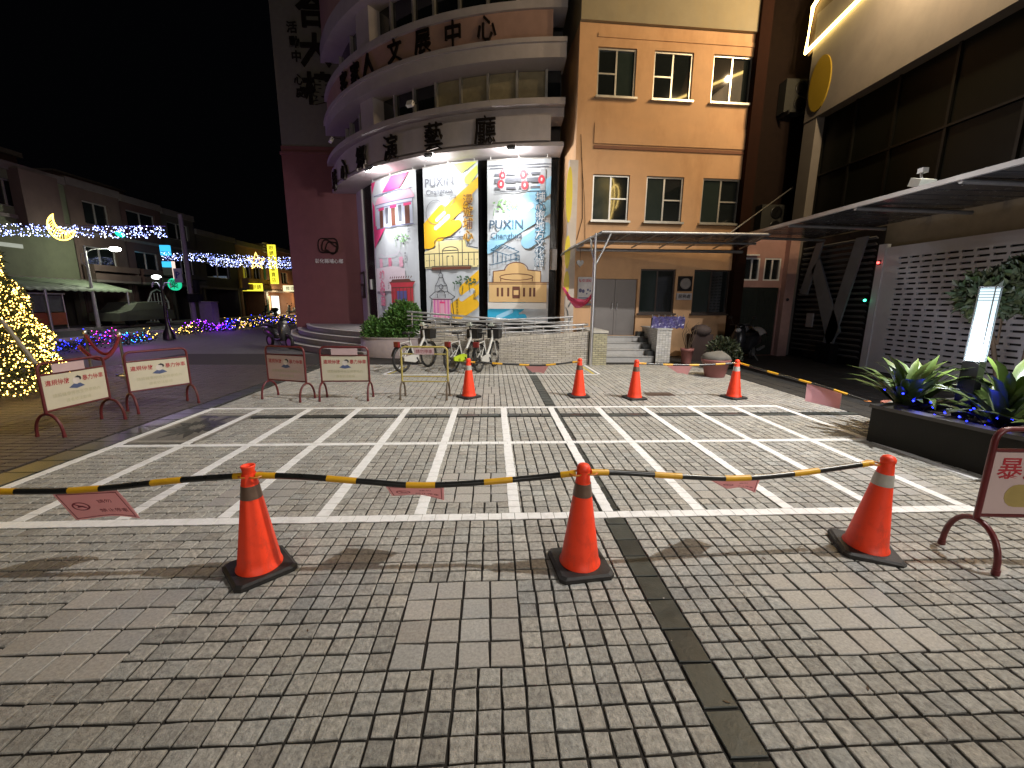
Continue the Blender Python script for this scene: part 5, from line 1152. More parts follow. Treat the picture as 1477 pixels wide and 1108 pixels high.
lamp('blue_curtain_light', 'POINT', (-13.5, 17.3, 4.2), 230, (.6, .38, 1), .8)
# christmas tree
ct = thing('christmas_tree', 'big cone shaped tree covered in golden fairy lights at the left edge', 'christmas tree', (-8.72, 7.05, 0)); rr = random.Random(12)
M_needle = mat('needle', (.018, .03, .012), .6, var=.4, attr=True); mb = MB(); TH, TR = 4.7, 1.42
for i in range(19000):
    z = TH*(1-sqrt(rr.random())); r_ = TR*(1-z/TH)*(.95+.05*sin(z*9))*(rr.random()**.22); a = rr.uniform(0, 2*pi); k = rr.uniform(.5, 1.4); mb.tint = (k, k, k*.9)
    mb.leaf((r_*cos(a), r_*sin(a), .12+z), rr.uniform(.07, .15), .22, Vector((cos(a)+rr.gauss(0, .5), sin(a)+rr.gauss(0, .5), rr.gauss(-.1, .5))))
mb.build('crown', M_needle, ct)
mb = MB(); mb.tube([(0, 0, 0), (0, 0, TH)], [.12, .02], 8); mb.build('trunk', M_twig, ct)
mb = MB()
for i in range(6800):
    z = TH*(1-sqrt(rr.random())); r_ = TR*(1-z/TH)*(.95+.05*sin(z*9))*rr.uniform(.93, 1.06); a = rr.uniform(0, 2*pi); mb.mi = 0 if rr.random() < .985 else 1
    q = Vector((r_*cos(a), r_*sin(a), .12+z)); s_ = rr.uniform(.0075, .0145)
    mb.add([q+Vector(v)*s_ for v in ((1, 0, 0), (-1, 0, 0), (0, 1, 0), (0, -1, 0), (0, 0, 1), (0, 0, -1))], [(0, 2, 4), (2, 1, 4), (1, 3, 4), (3, 0, 4), (2, 0, 5), (1, 2, 5), (3, 1, 5), (0, 3, 5)])
tag(mb.build('bulbs', [glow('gold_bulb', (1, .6, .11), 15), glow('cold_bulb', (.3, .5, 1), 20)], ct), kind='stuff')
mb = MB(); a_, b_ = P(2, 462, 5.9), P(52, 525, 5.9); o_ = Vector((-8.72, 7.05, 0)); mb.tube([a_-o_, b_-o_], .025, 6); mb.build('guy_pole', mat('pale_pole', (.3, .26, .2), .5), ct)
lamp('tree_light', 'POINT', (-7.4, 5.9, .8), 7, (1, .6, .2), .5)
# rope barrier posts by the tree
for loc, l_ in (((-7.95, 9.3, 0), 'chrome rope post standing behind the second red barrier'), ((-9.2, 9.9, 0), 'chrome rope post nearer the golden tree')):
    t = thing('rope_post', l_, 'rope post', loc, 0, 'chrome posts of the red rope barrier'); mb = MB(); mb.lathe([(.16, 0), (.16, .02), (.03, .04), (.025, .05)], 14); mb.build('base', M_steel, t); mb = MB(); mb.lathe([(.025, .03), (.025, .82), (.045, .83), (.045, .88), (.03, .92), (.001, .95)], 10); mb.build('post', M_steel, t)
mb = MB(); mb.tube([Vector((-9.2, 9.9, .84)).lerp(Vector((-7.95, 9.3, .84)), q/12)-Vector((0, 0, .42*(1-(2*q/12-1)**2))) for q in range(13)], .03, 7); tag(mb.build('red_rope', mat('red_rope', (.2, .02, .025), .7)), 'sagging red rope between the two chrome posts', 'rope')
mb = MB(); mb.tube([Vector((-7.95, 9.3, .84)).lerp(Vector((-7.2, 7.6, .8)), q/12)-Vector((0, 0, .35*(1-(2*q/12-1)**2))) for q in range(13)], .03, 7); tag(mb.build('red_rope', mat('red_rope', (.2, .02, .025), .7)), 'red rope running forward from the chrome post to the red barrier', 'rope')
# cart, covered car, parked scooters on the far side
t = thing('food_cart', 'small glazed food cart with an orange red skirt by the street lamp', 'cart', (-22.4, 21.4, .1))
mb = MB(); mb.box(-.5, .5, -.2, 1.4, .25, .85); mb.build('skirt', mat('cart_orange', (.3, .08, .03), .6, var=.3), t); mb = MB()
for x_ in (-.48, .48):
    for y_ in (-.18, 1.38): mb.tube([(x_, y_, .0), (x_, y_, 1.75)], .025, 6)
mb.box(-.55, .55, -.25, 1.45, 1.75, 1.82); mb.build('frame', M_alu, t); mb = MB(); mb.box(.46, .47, -.15, 1.35, .9, 1.7); mb.build('glass', mat('cart_glass', (.12, .13, .12), .1), t)
t = thing('covered_car', 'car under a dull green cover parked before the shops', 'car', (-22.9, 25.2, .1))
prof = [(0, .3), (.1, .75), (.9, .9), (1.5, 1.35), (2.9, 1.4), (3.6, 1.0), (4.2, .85), (4.3, .3)]
mb = MB(); mb.prism([(a, b) for a, b in prof], lambda u, v: (-.1-.12*v, u, v), lambda u, v: (1.55-.0*v-.15*max(0, v-.8), u, v)); mb.build('cover', mat('car_cover', (.11, .125, .085), .6, var=.2, sc=3), t)
for y_ in (.85, 3.4):
    for x_ in (.05, 1.42): mb = MB(); mb.lathe([(.3, -.1), (.3, .1)], 14, M=Matrix.Translation((x_, y_, .3)) @ Matrix.Rotation(pi/2, 4, 'Y')); mb.build('wheel', M_black, t)
t = thing('white_arch_gate', 'white arched metal gate glimpsed behind the park lamp', 'gate', (-23.6, 31.2, 0))
mb = MB(); mb.tube([(0, -.9, 0), (0, -.9, 1.5), (0, -.5, 2.15), (0, 0, 2.35), (0, .5, 2.15), (0, .9, 1.5), (0, .9, 0)], .05, 7)
for k in range(5): mb.tube([(0, -.6+.3*k, 0), (0, -.6+.3*k, 2.1)], .025, 5)
for z in (.5, 1., 1.5): mb.tube([(0, -.9, z), (0, .9, z)], .025, 5)
mb.build('bars', mat('gate_white', (.45, .47, .45), .5), t)
# ---------------------------------------------------------------- traffic cones
M_cone = mat('cone_orange', (1, .06, .014), .5, var=.16, sc=12, bump=.08, bs=25, dirt=(.36, .05, .03), dsc=8, damt=.7)
M_rub = mat('black_rubber', (.016, .015, .014), .6, var=.25, sc=10, bump=.2, dirt=(.05, .045, .04), dsc=5)
M_collar = mat('worn_reflective_film', (.16, .10, .07), .35, .2, var=.25, sc=12); M_collarw = mat('white_reflective_film', (.45, .43, .38), .4, .1, var=.12, sc=12)
def cone(loc, rz, label, collar, dome, lean=(0, 0), facet=0.):
    t = thing('traffic_cone', label, 'traffic cone', loc, rz, 'orange traffic cones around the painted bays')
    t.rotation_euler = (lean[0], lean[1], rz); t.scale = (.94, .94, .94)
    mb = MB(); s_ = .178; c = .03
    q = [(-s_+c, -s_), (s_-c, -s_), (s_, -s_+c), (s_, s_-c), (s_-c, s_), (-s_+c, s_), (-s_, s_-c), (-s_, -s_+c)]
    mb.prism(q, lambda u, v: (u, v, .0), lambda u, v: (u, v, .026)); mb.prism(q, lambda u, v: (u*.985, v*.985, .0262), lambda u, v: (u*.9, v*.9, .037)); mb.build('base_plate', M_rub, t)
    def r_at(z): return .034+(.132-.034)*(1-z/.7)**1.04
    mb = MB(); n = 36; zs = [.037, .045, .06]+[.06+.0425*k for k in range(1, 15)]+[.665]; vs = []
    for z in zs:
        for j in range(n):
            a = 2*pi*j/n; r_ = r_at(z)+(.008 if z < .05 else 0); r_ *= 1+facet*.035*cos(8*a)*(1 if z > .05 else 0)+.006*sin(3*a+z*9)
            vs.append((r_*cos(a), r_*sin(a), z))
    mb.add(vs, [(i*n+j, i*n+(j+1) % n, (i+1)*n+(j+1) % n, (i+1)*n+j) for i in range(len(zs)-1) for j in range(n)], True); mb.build('body', M_cone, t)
    mb = MB(); mb.lathe([(r_at(z)+.0025, z) for z in (.505, .53, .555, .588)], 28); mb.build('reflective_collar', collar, t)
    mb = MB()
    if dome: mb.lathe([(.036, .66), (.044, .672), (.043, .69), (.033, .706), (.016, .714), (.001, .716)], 20)
    else: mb.lathe([(.034, .66), (.036, .69), (.041, .705), (.04, .712), (.032, .712), (.028, .69), (.026, .66)], 20)
    mb.build('tip', M_cone, t)
    return t
C1, C2, C3 = (-1.41, 2.335), (.54, 2.3), (2.48, 2.4)
cone((*C1, 0), .75, 'front traffic cone nearest the left edge, with a hollow tip and creased side', M_collar, False, (0, .0), 1.)
cone((*C2, 0), .12, 'front middle traffic cone with a round tip, beside the dark slate band', M_collar, True)
cone((*C3, 0), -.4, 'front right traffic cone with a white reflective collar, near the right barrier', M_collarw, True, (.02, .05))
B1, B2, B3, B4 = (-.4, 7.02), (1.51, 7.04), (2.44, 6.86), (4.2, 6.88)
cone((*B1, 0), .7, 'back traffic cone in front of the parked bicycles, leftmost of the back cones', M_collarw, True)
cone((*B2, 0), .1, 'back traffic cone in front of the brick end wall, second from the left', M_collar, True)
cone((*B3, 0), .2, 'back traffic cone in front of the door steps, third from the left', M_collar, True)
cone((*B4, 0), .3, 'back traffic cone near the wide pink pot, rightmost of the back cones', M_collarw, True)
# ---------------------------------------------------------------- striped barrier tubes
M_tb = mat('tape_black', (.012, .012, .011), .3, var=.2, sc=20, spec=.7); M_ty = mat('tape_yellow', (.68, .36, .015), .4, var=.12, sc=18); M_clip = mat('clip_orange', (.6, .2, .03), .5)
def tape(pts, label, r=.0185, b0=.0):
    """pts: key points; the tube hangs as a smooth curve between cone tips, black bands longer than yellow"""
    t = thing('barrier_tape', label, 'barrier tape', (0, 0, 0), 0, 'black and yellow tubes hung between the cones')
    k = [Vector(p) for p in pts]; fine = []
    for i in range(len(k)-1):
        p0, p1, p2, p3 = k[max(0, i-1)], k[i], k[i+1], k[min(len(k)-1, i+2)]
        for s_ in range(14):
            u = s_/14; fine.append(.5*((2*p1)+(p2-p0)*u+(2*p0-5*p1+4*p2-p3)*u*u+(3*p1-p0-3*p2+p3)*u**3))
    fine.append(k[-1]); L_ = [0]
    for a, b in zip(fine, fine[1:]): L_.append(L_[-1]+(b-a).length)
    def at(s_):
        for i in range(len(fine)-1):
            if L_[i+1] >= s_: return fine[i].lerp(fine[i+1], (s_-L_[i])/max(1e-6, L_[i+1]-L_[i]))
        return fine[-1]
    mb = MB(); s_ = -b0; j = 0
    while s_ < L_[-1]:
        e = s_+(.17 if j % 2 == 0 else .29); a, b = max(0, s_), min(L_[-1], e)
        if b-a > .01: mb.mi = 1 if j % 2 == 0 else 0; n = max(2, int((b-a)/.05)); mb.tube([at(a+(b-a)*q/n) for q in range(n+1)], r*(1.06 if j % 2 == 0 else 1.), 8)
        s_ = e; j += 1
    mb.build('striped_tube', [M_tb, M_ty], t)
    mb = MB()
    for e in (fine[0], fine[-1]):
        mb.tube([e+Vector((.038*cos(q), .038*sin(q), 0)) for q in [i*2*pi/14 for i in range(14)]], .006, 5, True)
    mb.build('clip', M_clip, t)
    return t
e = .045
def sag(a, b, za, zb, mids, **kw): return [(a[0], a[1], za)]+mids+[(b[0], b[1], zb)]
yT = 2.33
def tp(x, y, Y=yT): return tuple(P(x, y, Y))
tape([(-4.2, 2.33, .57), tp(20, 709), tp(140, 705), tp(255, 693), (C1[0]-e+.03, C1[1], .607)], 'front striped tube running from the left edge to the leftmost front cone', b0=.05)
tape([(C1[0]+e, C1[1], .607), tp(440, 688), tp(530, 695), tp(600, 700), tp(680, 697), tp(770, 689), (C2[0]-e, C2[1], .61)], 'front striped tube sagging between the leftmost and the middle front cone', b0=.06)
tape([(C2[0]+e, C2[1], .615), tp(900, 682), tp(980, 687), tp(1060, 690, 2.36), tp(1140, 684, 2.38), (C3[0]-e, C3[1]+.01, .607)], 'front striped tube between the middle cone and the white collared cone', b0=.06)
tape([(B1[0]+e, B1[1], .607), (.2, 7.02, .575), (.8, 7.03, .55), (1.1, 7.03, .57), (B2[0]-e, B2[1], .61)], 'back striped tube before the bicycles and brick wall', .016, .1)
tape([(B3[0]+e, B3[1], .61), (3.0, 6.86, .585), (3.6, 6.87, .58), (B4[0]-e, B4[1], .61)], 'back striped tube before the pink pot and white stair wall', .016, .05)
pR = Vector((5.42, 5.45, .05)); 
tape([(B4[0]+e, B4[1], .61), (4.52, 6.45, .52), (4.95, 5.9, .4), (5.3, 5.48, .27)], 'striped tube falling from the rightmost back cone towards the terracotta pot', .016, .0)
# pink notices hanging from the tubes
M_np = mat('pink_notice', (.88, .55, .56), .5, var=.08, sc=5, thin=.5); M_nr = mat('notice_print', (.25, .04, .06), .6, var=.1)
def notice(tl, tr, br, bl_, label, prt=True, wave=.012):
    t = thing('pink_notice', label, 'notice', tl, 0, 'pink notices hanging from the striped tubes'); q = [Vector(p) for p in (tl, tr, br, bl_)]; o = q[0]
    nrm = (q[1]-q[0]).cross(q[3]-q[0]).normalized()
    if nrm.y > 0: nrm = -nrm
    def at(u, v, d=0.): return q[0].lerp(q[1], u).lerp(q[3].lerp(q[2], u), v)+nrm*(d+wave*sin(u*5+v*2)*v)-o
    mb = MB(); n, m = 10, 5
    for side in (0, -.0015): mb.add([at(i/n, k/m, side) for k in range(m+1) for i in range(n+1)], [(k*(n+1)+i, k*(n+1)+i+1, (k+1)*(n+1)+i+1, (k+1)*(n+1)+i) for k in range(m) for i in range(n)], True)
    mb.build('sheet', M_np, t)
    if prt:
        w_ = (q[1]-q[0]).length; h = (q[3]-q[0]).length; mb = MB()
        def bar(a, b, c, d):
            for i in range(8): u0, u1 = a+(b-a)*i/8, a+(b-a)*(i+1)/8; mb.add([at(u0, c, .0015), at(u1, c, .0015), at(u1, d, .0015), at(u0, d, .0015)], [(0, 1, 2, 3)])
        bar(.04, .96, .06, .085); bar(.04, .96, .92, .945)
        for a in (.04, .945): mb.add([at(a, .06, .0015), at(a+.015, .06, .0015), at(a+.015, .94, .0015), at(a, .94, .0015)], [(0, 1, 2, 3)])
        for i in range(22):
            a0, a1 = 2*pi*i/22, 2*pi*(i+1)/22
            mb.add([at(.26+.13*cos(a)*r_, .5+.13*w_/h*sin(a)*r_, .0015) for a, r_ in ((a0, 1), (a1, 1), (a1, .8), (a0, .8))], [(0, 1, 2, 3)])
        mb.add([at(.26+x, .5+y*w_/h, .0017) for x, y in ((-.1, -.08), (-.08, -.1), (.1, .08), (.08, .1))], [(0, 1, 2, 3)])
        mb.add([at(.26+x, .5+y*w_/h, .0016) for x, y in ((-.06, .03), (-.03, -.04), (.04, -.02), (.07, .04), (.0, .02))], [(0, 1, 2, 3, 4)])
        text_mb('請勿', .2, .004, mb=mb, fn=lambda x, y, d: at(.66+x*.55, .42-y*w_/h*.6, .0016)); text_mb('禁止停車', .14, .008, mb=mb, fn=lambda x, y, d: at(.68+x*.8, .78-y*w_/h*.9, .0016)); mb.build('lettering', M_nr, t)
    return t
notice(tp(73, 711), tp(168, 707), tp(203, 746, 2.5), tp(112, 748, 2.5), 'pink no parking notice hanging left of the creased front cone')
notice(tp(556, 702), tp(640, 703), tp(641, 720, 2.48), tp(566, 713, 2.54), 'pink notice blown almost flat under the middle of the front tubes', True)
notice(tp(1022, 692, 2.35), tp(1097, 691, 2.37), tp(1089, 709, 2.48), tp(1048, 703, 2.58), 'pink notice folded by the wind under the right front tube', True)
notice((.55, 7.03, .55), (.98, 7.03, .55), (.9, 7.1, .4), (.7, 7.12, .42), 'pink notice hanging under the back tube in front of the bicycles', False)
notice((2.95, 6.86, .575), (3.42, 6.87, .57), (3.38, 6.95, .4), (3.2, 6.95, .43), 'pink notice hanging under the back tube by the white stair wall', False)
notice((4.83, 6.05, .45), (5.12, 5.72, .335), (5.16, 5.76, .08), (4.8, 6.0, .15), 'pink notice hanging from the tube that falls towards the terracotta pot', False)
# ---------------------------------------------------------------- red barriers
M_red = mat('dark_red_paint', (.13, .018, .02), .4, var=.2, sc=10, dirt=(.06, .02, .015), dsc=4); M_yel = mat('yellow_paint', (.42, .34, .09), .45, var=.2, sc=10, dirt=(.25, .18, .06), dsc=4)
M_panel = mat('panel_cream', (.62, .57, .43), .5, var=.06); M_panelp = mat('panel_pinkish', (.58, .44, .42), .5, var=.06); M_pr = mat('panel_red', (.42, .03, .04), .5, var=.08)
M_fig = mat('panel_navy', (.08, .11, .22), .5); M_hair = mat('panel_black', (.03, .03, .035), .5); M_skin = mat('panel_skin', (.66, .6, .54), .5); M_faint = mat('panel_faint', (.5, .47, .3), .5)
def barrier(loc, rz, label, fm, panel, paper=None, W_=.77, print_=True, leg=None, lean=0.):
    t = thing('barrier', label, 'barrier', loc, rz, 'tube framed barriers with arched legs'); hw = W_/2; lg = leg or fm
    if lean: t.rotation_euler = (lean, 0, rz)
    mb = MB(); c = .07
    pts = [(-hw, 0, .27), (-hw, 0, .87-c)]+[(-hw+c-c*cos(q), 0, .87-c+c*sin(q)) for q in (rad(30), rad(60))]+[(-hw+c, 0, .87), (hw-c, 0, .87)]+[(hw-c+c*sin(q), 0, .87-c+c*cos(q)) for q in (rad(30), rad(60))]+[(hw, 0, .87-c), (hw, 0, .27)]
    mb.tube(pts, .0165, 8)
    for z in ((.735, .305) if panel else (.75, .37, .285)): mb.tube([(-hw, 0, z), (hw, 0, z)], .012 if panel else .011, 7)
    mb.build('frame', fm, t)
    for x in (-hw, hw):
        mb = MB(); mb.tube([(x, .165*cos(q), .28*sin(q)**.8 if sin(q) > 0 else 0) for q in [pi*i/14 for i in range(15)]], .0165, 8)
        for s_ in (-1, 1): mb.lathe([(.02, 0), (.02, .035)], 8, (x, .165*s_, 0))
        mb.build('arched_leg', lg, t)
    if panel:
        mb = MB(); mb.box(-hw+.014, hw-.014, -.004, .004, .318, .722); p = mb.build('panel', panel, t)
        if print_:
            d = -.0046
            mb = MB(); text_mb('違規停放', .074, .012, mb=mb, fn=lambda x, y, q: (-.205+x*.92, d-q*.3, .602+y)); mb.build('lettering', M_pr, p); mb = MB(); text_mb('暴力停車', .074, .012, mb=mb, fn=lambda x, y, q: (.215+x*.9, d-q*.3, .602+y))
            mb.build('lettering', M_pr, p)
            mb = MB(); mb.prism([(-.09, .535), (-.03, .575), (.05, .575), (.1, .535), (.0, .515)], lambda u, v: (u, d, v), lambda u, v: (u, d-.001, v)); mb.build('printed_body', M_fig, p)
            mb = MB(); mb.prism(ring(.005, .612, .042, .045, 14)[:-1], lambda u, v: (u, d-.0011, v), lambda u, v: (u, d-.0018, v)); mb.build('printed_head', M_skin, p)
            mb = MB(); mb.prism([(-.01, .652), (.03, .672), (.065, .655), (.07, .625), (.05, .61), (.045, .64)], lambda u, v: (u, d-.0019, v), lambda u, v: (u, d-.0026, v)); mb.build('printed_hair', M_hair, p)
            mb = MB(); text_mb('請將機車停放至停車格內', .052, 0, mb=mb, fn=lambda x, y, q: (x, d-q*.2, .45+y)); mb.build('small_lettering', M_faint, p); mb = MB(); text_mb('違者依法取締', .05, 0, mb=mb, fn=lambda x, y, q: (x, d-q*.2, .37+y)); mb.build('small_lettering', M_faint, p)
    if paper:
        mb = MB(); a, b = paper; mb.box(a, b, -.022, -.0175, .745, .85); q = mb.build('paper_strip', mat('paper_strip', (.56, .4, .4), .6, var=.1), t)
        if not panel: text_mb('請勿停車', .07, .003, mb=(m2 := MB()), fn=lambda x, y, d: ((a+b)/2+x, -.0225-d*.2, .77+y)).build('lettering', M_nr, q)
    return t
barrier((-5.2, 5.36, 0), rad(86), 'red framed barrier beside the golden tree, with a paper strip in its top gap', M_red, M_panel, (-.25, .12))
barrier((-5.0, 6.42, 0), rad(60), 'red framed barrier before the chrome rope post, second from the left', M_red, M_panel)
barrier((-3.4, 6.96, 0), rad(-19), 'red framed barrier with a pinkish panel in front of the parked scooter', M_red, M_panelp)
barrier((-2.42, 6.9, 0), rad(1), 'red framed barrier before the curved planter, pink strip in its top gap', M_red, M_panel, (-.2, .22))
barrier((-1.13, 6.96, 0), rad(-3), 'open yellow tube barrier without a panel, in front of the first bicycle', M_yel, None, (-.16, .17), leg=mat('rust_leg', (.12, .09, .06), .6, var=.2))
b8 = barrier((3.44, 2.25, 0), rad(-4), 'red framed barrier cut off by the right edge, its panel with a yellow patch', M_red, M_panelp, None, print_=False)
pn = [c for c in b8.children if c.name.startswith('panel')][0]
mb = MB(); text_mb('暴力停車', .15, .01, mb=mb, fn=lambda x, y, q: (-.02+x*1.05, -.0048-q*.2, .565+y)); mb.build('lettering', M_pr, pn)
mb = MB(); mb.prism(capsule(-.18, .44, .2, .44, .075), lambda u, v: (u, -.0042, v), lambda u, v: (u, -.0055, v)); mb.build('printed_patch', mat('panel_yellow', (.4, .3, .1), .5), pn)
mb = MB()
for _ in range(30):
    x_, y_ = 3.09+random.gauss(0, .07), 2.2+random.gauss(0, .05); k = random.uniform(.004, .012); mb.lathe([(k*2.2, .001), (k*1.6, .004), (.0005, .006)], 7, (x_, y_, 0))
tag(mb.build('dried_residue', mat('dried_glue', (.42, .39, .35), .5, var=.2)), kind='stuff')
# ---------------------------------------------------------------- bicycles
M_bw = mat('bike_white', (.55, .55, .52), .35, var=.06); M_bg = mat('bike_lime', (.5, .66, .03), .4); M_bb_ = mat('bike_black', (.014, .014, .014), .5, var=.2); M_spk = mat('spoke', (.14, .14, .14), .35, .8)
def bicycle(loc, rz, label, guard):
    t = thing('bicycle', label, 'bicycle', loc, rz, 'white share bicycles parked against the ramp'); R = .3; wb = .98
    for x in (0, wb):
        mb = MB(); mb.tube([(x+R*cos(q), 0, .0+R+.02+R*sin(q)) for q in [i*2*pi/26 for i in range(26)]], .024, 7, True); wh = mb.build('wheel', M_bb_, t)
        mb = MB(); mb.tube([(x+(R-.03)*cos(q), 0, R+.02+(R-.03)*sin(q)) for q in [i*2*pi/26 for i in range(26)]], .012, 5, True)
        for i in range(14): q = i*2*pi/14; mb.tube([(x, .02*(-1)**i, R+.02), (x+(R-.03)*cos(q), 0, R+.02+(R-.03)*sin(q))], .0022, 3, caps=False)
        mb.tube([(x, -.05, R+.02), (x, .05, R+.02)], .03, 8); mb.build('spokes', M_spk, wh)
        mb = MB(); vs = []
        for i in range(13):
            q = rad(20+i*12) if x else rad(10+i*13)
            for y in (-.03, .03): vs.append((x+(R+.045)*cos(q), y, R+.02+(R+.045)*sin(q)))
        mb.add(vs, [(2*i, 2*i+1, 2*i+3, 2*i+2) for i in range(12)], True); mb.build('mudguard', M_bb_, t)
    mb = MB(); ht_ = (.80, 0, .82); bb_ = (.42, 0, .3)
    mb.tube([(.83, 0, .66), (.79, 0, .93)], .024, 8); mb.tube([(.81, 0, .74), (.62, 0, .5), bb_], .032, 8); mb.tube([bb_, (.28, 0, .72)], .024, 8)
    for y in (-.05, .05): mb.tube([bb_, (0, y, .32)], .014, 6); mb.tube([(.3, 0, .6), (0, y, .33)], .013, 6); mb.tube([(.83, y, .66), (.9, y, .5), (wb, y, .32)], .014, 6)
    mb.tube([(.83, -.05, .66), (.83, .05, .66)], .016, 6); mb.build('frame', M_bw, t)
    mb = MB(); mb.tube([(.28, 0, .7), (.25, 0, .86)], .014, 7); mb.build('seat_post', M_spk, t)
    mb = MB(); sv = [(.12, .085), (.16, .1), (.26, .06), (.36, .03), (.4, .02)]; vs = []
    for x, y in sv: vs += [(x, -y, .875), (x, y, .875), (x, y*.9, .915), (x, -y*.9, .915)]
    mb.add(vs, [(4*i+j, 4*i+(j+1) % 4, 4*i+4+(j+1) % 4, 4*i+4+j) for i in range(4) for j in range(4)]+[(3, 2, 1, 0), (16, 17, 18, 19)], True); mb.build('saddle', M_bb_, t)
    mb = MB(); mb.tube([(.79, 0, .92), (.77, 0, 1.02)], .016, 7); mb.tube([(.62, -.29, 1.03), (.74, -.2, 1.06), (.78, 0, 1.03), (.74, .2, 1.06), (.62, .29, 1.03)], .013, 7); hb = mb.build('handlebar', M_bb_, t)
    for y in (-1, 1): mb = MB(); mb.tube([(.56, y*.31, 1.02), (.66, y*.265, 1.04)], .018, 7); mb.build('grip', M_bb_, hb)
    mb = MB(); mb.box(.72, .83, -.07, .07, 1.035, 1.075); mb.box(.735, .8, -.03, .03, 1.076, 1.12); mb.build('display', mat('bike_panel', (.5, .55, .5), .3), hb)
    mb = MB(); bx0, bx1 = .86, 1.12
    mb.prism([(bx0, .72), (bx1-.03, .72), (bx1, .95), (bx0, .95)], lambda u, v: (u, -.15, v), lambda u, v: (u, -.14, v)); mb.prism([(bx0, .72), (bx1-.03, .72), (bx1, .95), (bx0, .95)], lambda u, v: (u, .14, v), lambda u, v: (u, .15, v))
    mb.box(bx0, bx0+.01, -.139, .139, .72, .95); mb.box(bx1-.02, bx1-.01, -.139, .139, .73, .95); mb.box(bx0+.011, bx1-.021, -.139, .139, .72, .73); mb.build('basket', M_bb_, t)
    mb = MB(); mb.prism([(-.02, .27), (.36, .2), (.5, .24), (.5, .36), (.36, .4), (-.02, .36)], lambda u, v: (u, -.085, v), lambda u, v: (u, -.06, v)); mb.build('chain_guard', guard, t)
    mb = MB(); mb.tube([(.42, -.1, .3), (.42, .1, .3)], .018, 7); mb.tube([(.42, -.1, .3), (.5, -.1, .17)], .012, 5); mb.tube([(.42, .1, .3), (.34, .1, .43)], .012, 5); mb.box(.45, .55, -.19, -.1, .155, .18); mb.box(.29, .39, .1, .19, .42, .445); mb.build('pedals', M_bb_, t)
    mb = MB(); mb.tube([(.1, .04, .33), (.02, .2, .02)], .012, 5); mb.build('kickstand', M_spk, t)
    mb = MB(); mb.box(-.2, -.12, -.06, .06, .6, .72); mb.build('rear_light', mat('rear_red', (.2, .02, .02), .3), t)
    mb = MB(); mb.tube([(-.14, 0, .66), (.26, 0, .7)], .013, 6); mb.tube([(-.1, .05, .66), (0, .05, .32)], .009, 5); mb.tube([(-.1, -.05, .66), (0, -.05, .32)], .009, 5); mb.build('rear_rack', M_bw, t)
    return t
bicycle((-2.06, 9.6, -.0), rad(61), 'white share bicycle behind the yellow barrier, leftmost of the three', M_bw)
bicycle((-.93, 9.66, -.0), rad(60), 'middle white share bicycle with a lime chain guard', M_bg)
bicycle((-.3, 9.6, -.0), rad(68), 'white share bicycle on the right, behind the leftmost back cone', M_bw)
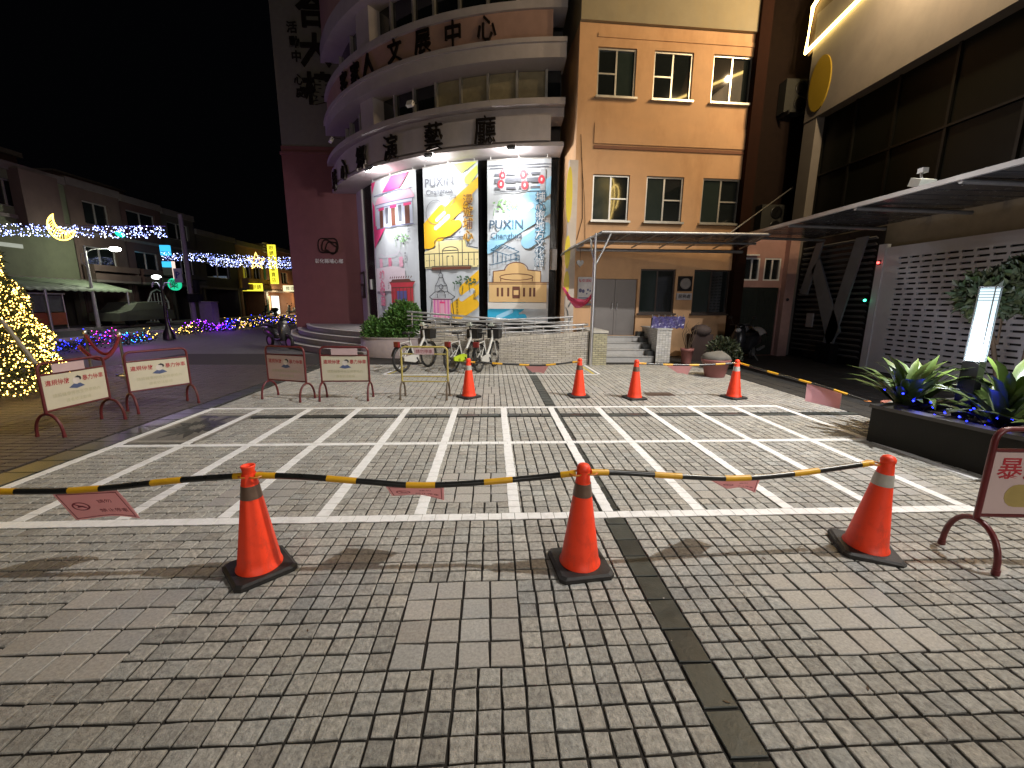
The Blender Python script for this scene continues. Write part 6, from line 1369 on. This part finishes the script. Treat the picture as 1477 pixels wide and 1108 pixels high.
# ---------------------------------------------------------------- scooters
def scooter(loc, rz, label, body, seatm):
    t = thing('scooter', label, 'motor scooter', loc, rz, 'parked motor scooters'); R = .23; wb = 1.25
    for x in (0, wb):
        mb = MB(); mb.tube([(x+(R-.05)*cos(q), 0, R+(R-.05)*sin(q)) for q in [i*2*pi/18 for i in range(18)]], .05, 8, True); wh = mb.build('wheel', M_rub, t)
        mb = MB(); mb.lathe([(.13, -.03), (.15, 0), (.13, .03)], 12, M=Matrix.Translation((x, 0, R)) @ Matrix.Rotation(pi/2, 4, 'X')); mb.build('rim', M_galv, wh)
    def hull(name, secs, m, par=t):
        mb = MB(); n = 10; vs = []
        for x, z0, z1, w_ in secs:
            for j in range(n): q = 2*pi*j/n; vs.append((x+.0*z0, w_*(abs(cos(q))**.6)*(1 if cos(q) > 0 else -1), (z0+z1)/2+(z1-z0)/2*(abs(sin(q))**.6)*(1 if sin(q) > 0 else -1)))
        mb.add(vs, [(i*n+j, i*n+(j+1) % n, (i+1)*n+(j+1) % n, (i+1)*n+j) for i in range(len(secs)-1) for j in range(n)], True); mb.add(vs[:n], [tuple(range(n))[::-1]]); mb.add(vs[-n:], [tuple(range(n))]); return mb.build(name, m, par)
    hull('tail_body', [(-.38, .68, .74, .05), (-.2, .45, .78, .13), (.1, .38, .76, .17), (.4, .3, .7, .16), (.55, .24, .45, .14)], body)
    hull('foot_board', [(.5, .24, .36, .14), (.75, .24, .34, .16), (.95, .26, .4, .15)], M_black)
    mb = MB(); vs = []
    for z, x, w_ in ((.28, .95, .12), (.45, 1.0, .2), (.65, 1.02, .22), (.82, .98, .18), (.98, .93, .13)): vs += [(x, -w_, z), (x+.1, -w_*.5, z), (x+.13, 0, z), (x+.1, w_*.5, z), (x, w_, z), (x-.05, 0, z)]
    mb.add(vs, [(6*i+j, 6*i+(j+1) % 6, 6*i+6+(j+1) % 6, 6*i+6+j) for i in range(4) for j in range(6)]+[(24, 25, 26, 27, 28, 29)], True); mb.build('leg_shield', body, t)
    hull('seat', [(-.32, .74, .8, .08), (-.1, .76, .86, .14), (.2, .74, .84, .14), (.42, .7, .8, .1)], seatm)
    hull('front_fender', [(1.0, .42, .5, .04), (1.15, .44, .54, .07), (1.35, .4, .5, .06), (1.46, .3, .38, .04)], body)
    mb = MB(); mb.tube([(1.0, 0, .9), (1.12, 0, .5), (wb, 0, R)], .03, 7); mb.build('fork', M_galv, t)
    mb = MB(); mb.tube([(.86, -.33, 1.03), (.95, -.18, 1.04), (.96, 0, 1.0), (.95, .18, 1.04), (.86, .33, 1.03)], .016, 6); mb.sphere((.98, 0, 1.0), (.13, .09), 9, 6); hb = mb.build('handlebar', M_black, t)
    for y in (-1, 1):
        mb = MB(); mb.tube([(.9, y*.22, 1.05), (.9, y*.3, 1.2)], .008, 5); mb.sphere((.9, y*.32, 1.24), (.06, .045), 8, 5); mb.build('mirror', M_black, hb)
    mb = MB(); mb.sphere((1.07, 0, .9), (.085, .06), 9, 6); mb.build('headlight', mat('headlight', (.6, .62, .62), .12, .3), t)
    mb = MB(); mb.tube([(.0, .14, .3), (-.3, .17, .38)], .045, 7); mb.build('exhaust', M_galv, t)
    mb = MB(); mb.tube([(.3, .12, .25), (.2, .26, .0)], .014, 5); mb.build('stand', M_galv, t)
    return t
M_sc = mat('scooter_grey', (.075, .075, .085), .25, .3, var=.1, spec=.8); M_seat = mat('seat_black', (.012, .012, .013), .5)
scooter((-7.85, 15.15, 0), rad(-36), 'dark grey parked scooter in front of the round steps', M_sc, M_seat)
scooter((7.75, 12.0, -.01), rad(215), 'dark scooter in the shade by the gate, with a pale cover thrown over its seat', mat('scooter_black', (.02, .02, .024), .3), M_seat)
mb = MB(); vs = []
for i in range(9):
    for k in range(7):
        u, v = i/8, k/6-.5; a = Vector((7.75, 12.0, 0)); f_ = Vector((cos(rad(215)), sin(rad(215)), 0)); s_ = Vector((-f_.y, f_.x, 0)); p = a+f_*(-.35+.95*u)+s_*(v*.5); vs.append((p.x, p.y, .92-.7*v*v+.04*sin(u*7)+(.12 if u > .7 else 0)-.1*(u < .1)))
mb.add(vs, [(7*i+k, 7*i+7+k, 7*i+8+k, 7*i+k+1) for i in range(8) for k in range(6)], True); tag(mb.build('scooter_cover', mat('pale_cover', (.36, .34, .33), .7, var=.12)), 'pale cloth cover lying over the seat of the shaded scooter', 'cloth')
scooter((-21.6, 47.8, .1), rad(160), 'scooter parked at the lit shop, in front of the orange light', mat('scooter_white', (.4, .4, .4), .3), M_seat)
scooter((-21.8, 43.6, .1), rad(170), 'scooter parked under the yellow box sign', mat('scooter_black', (.02, .02, .024), .3), M_seat)
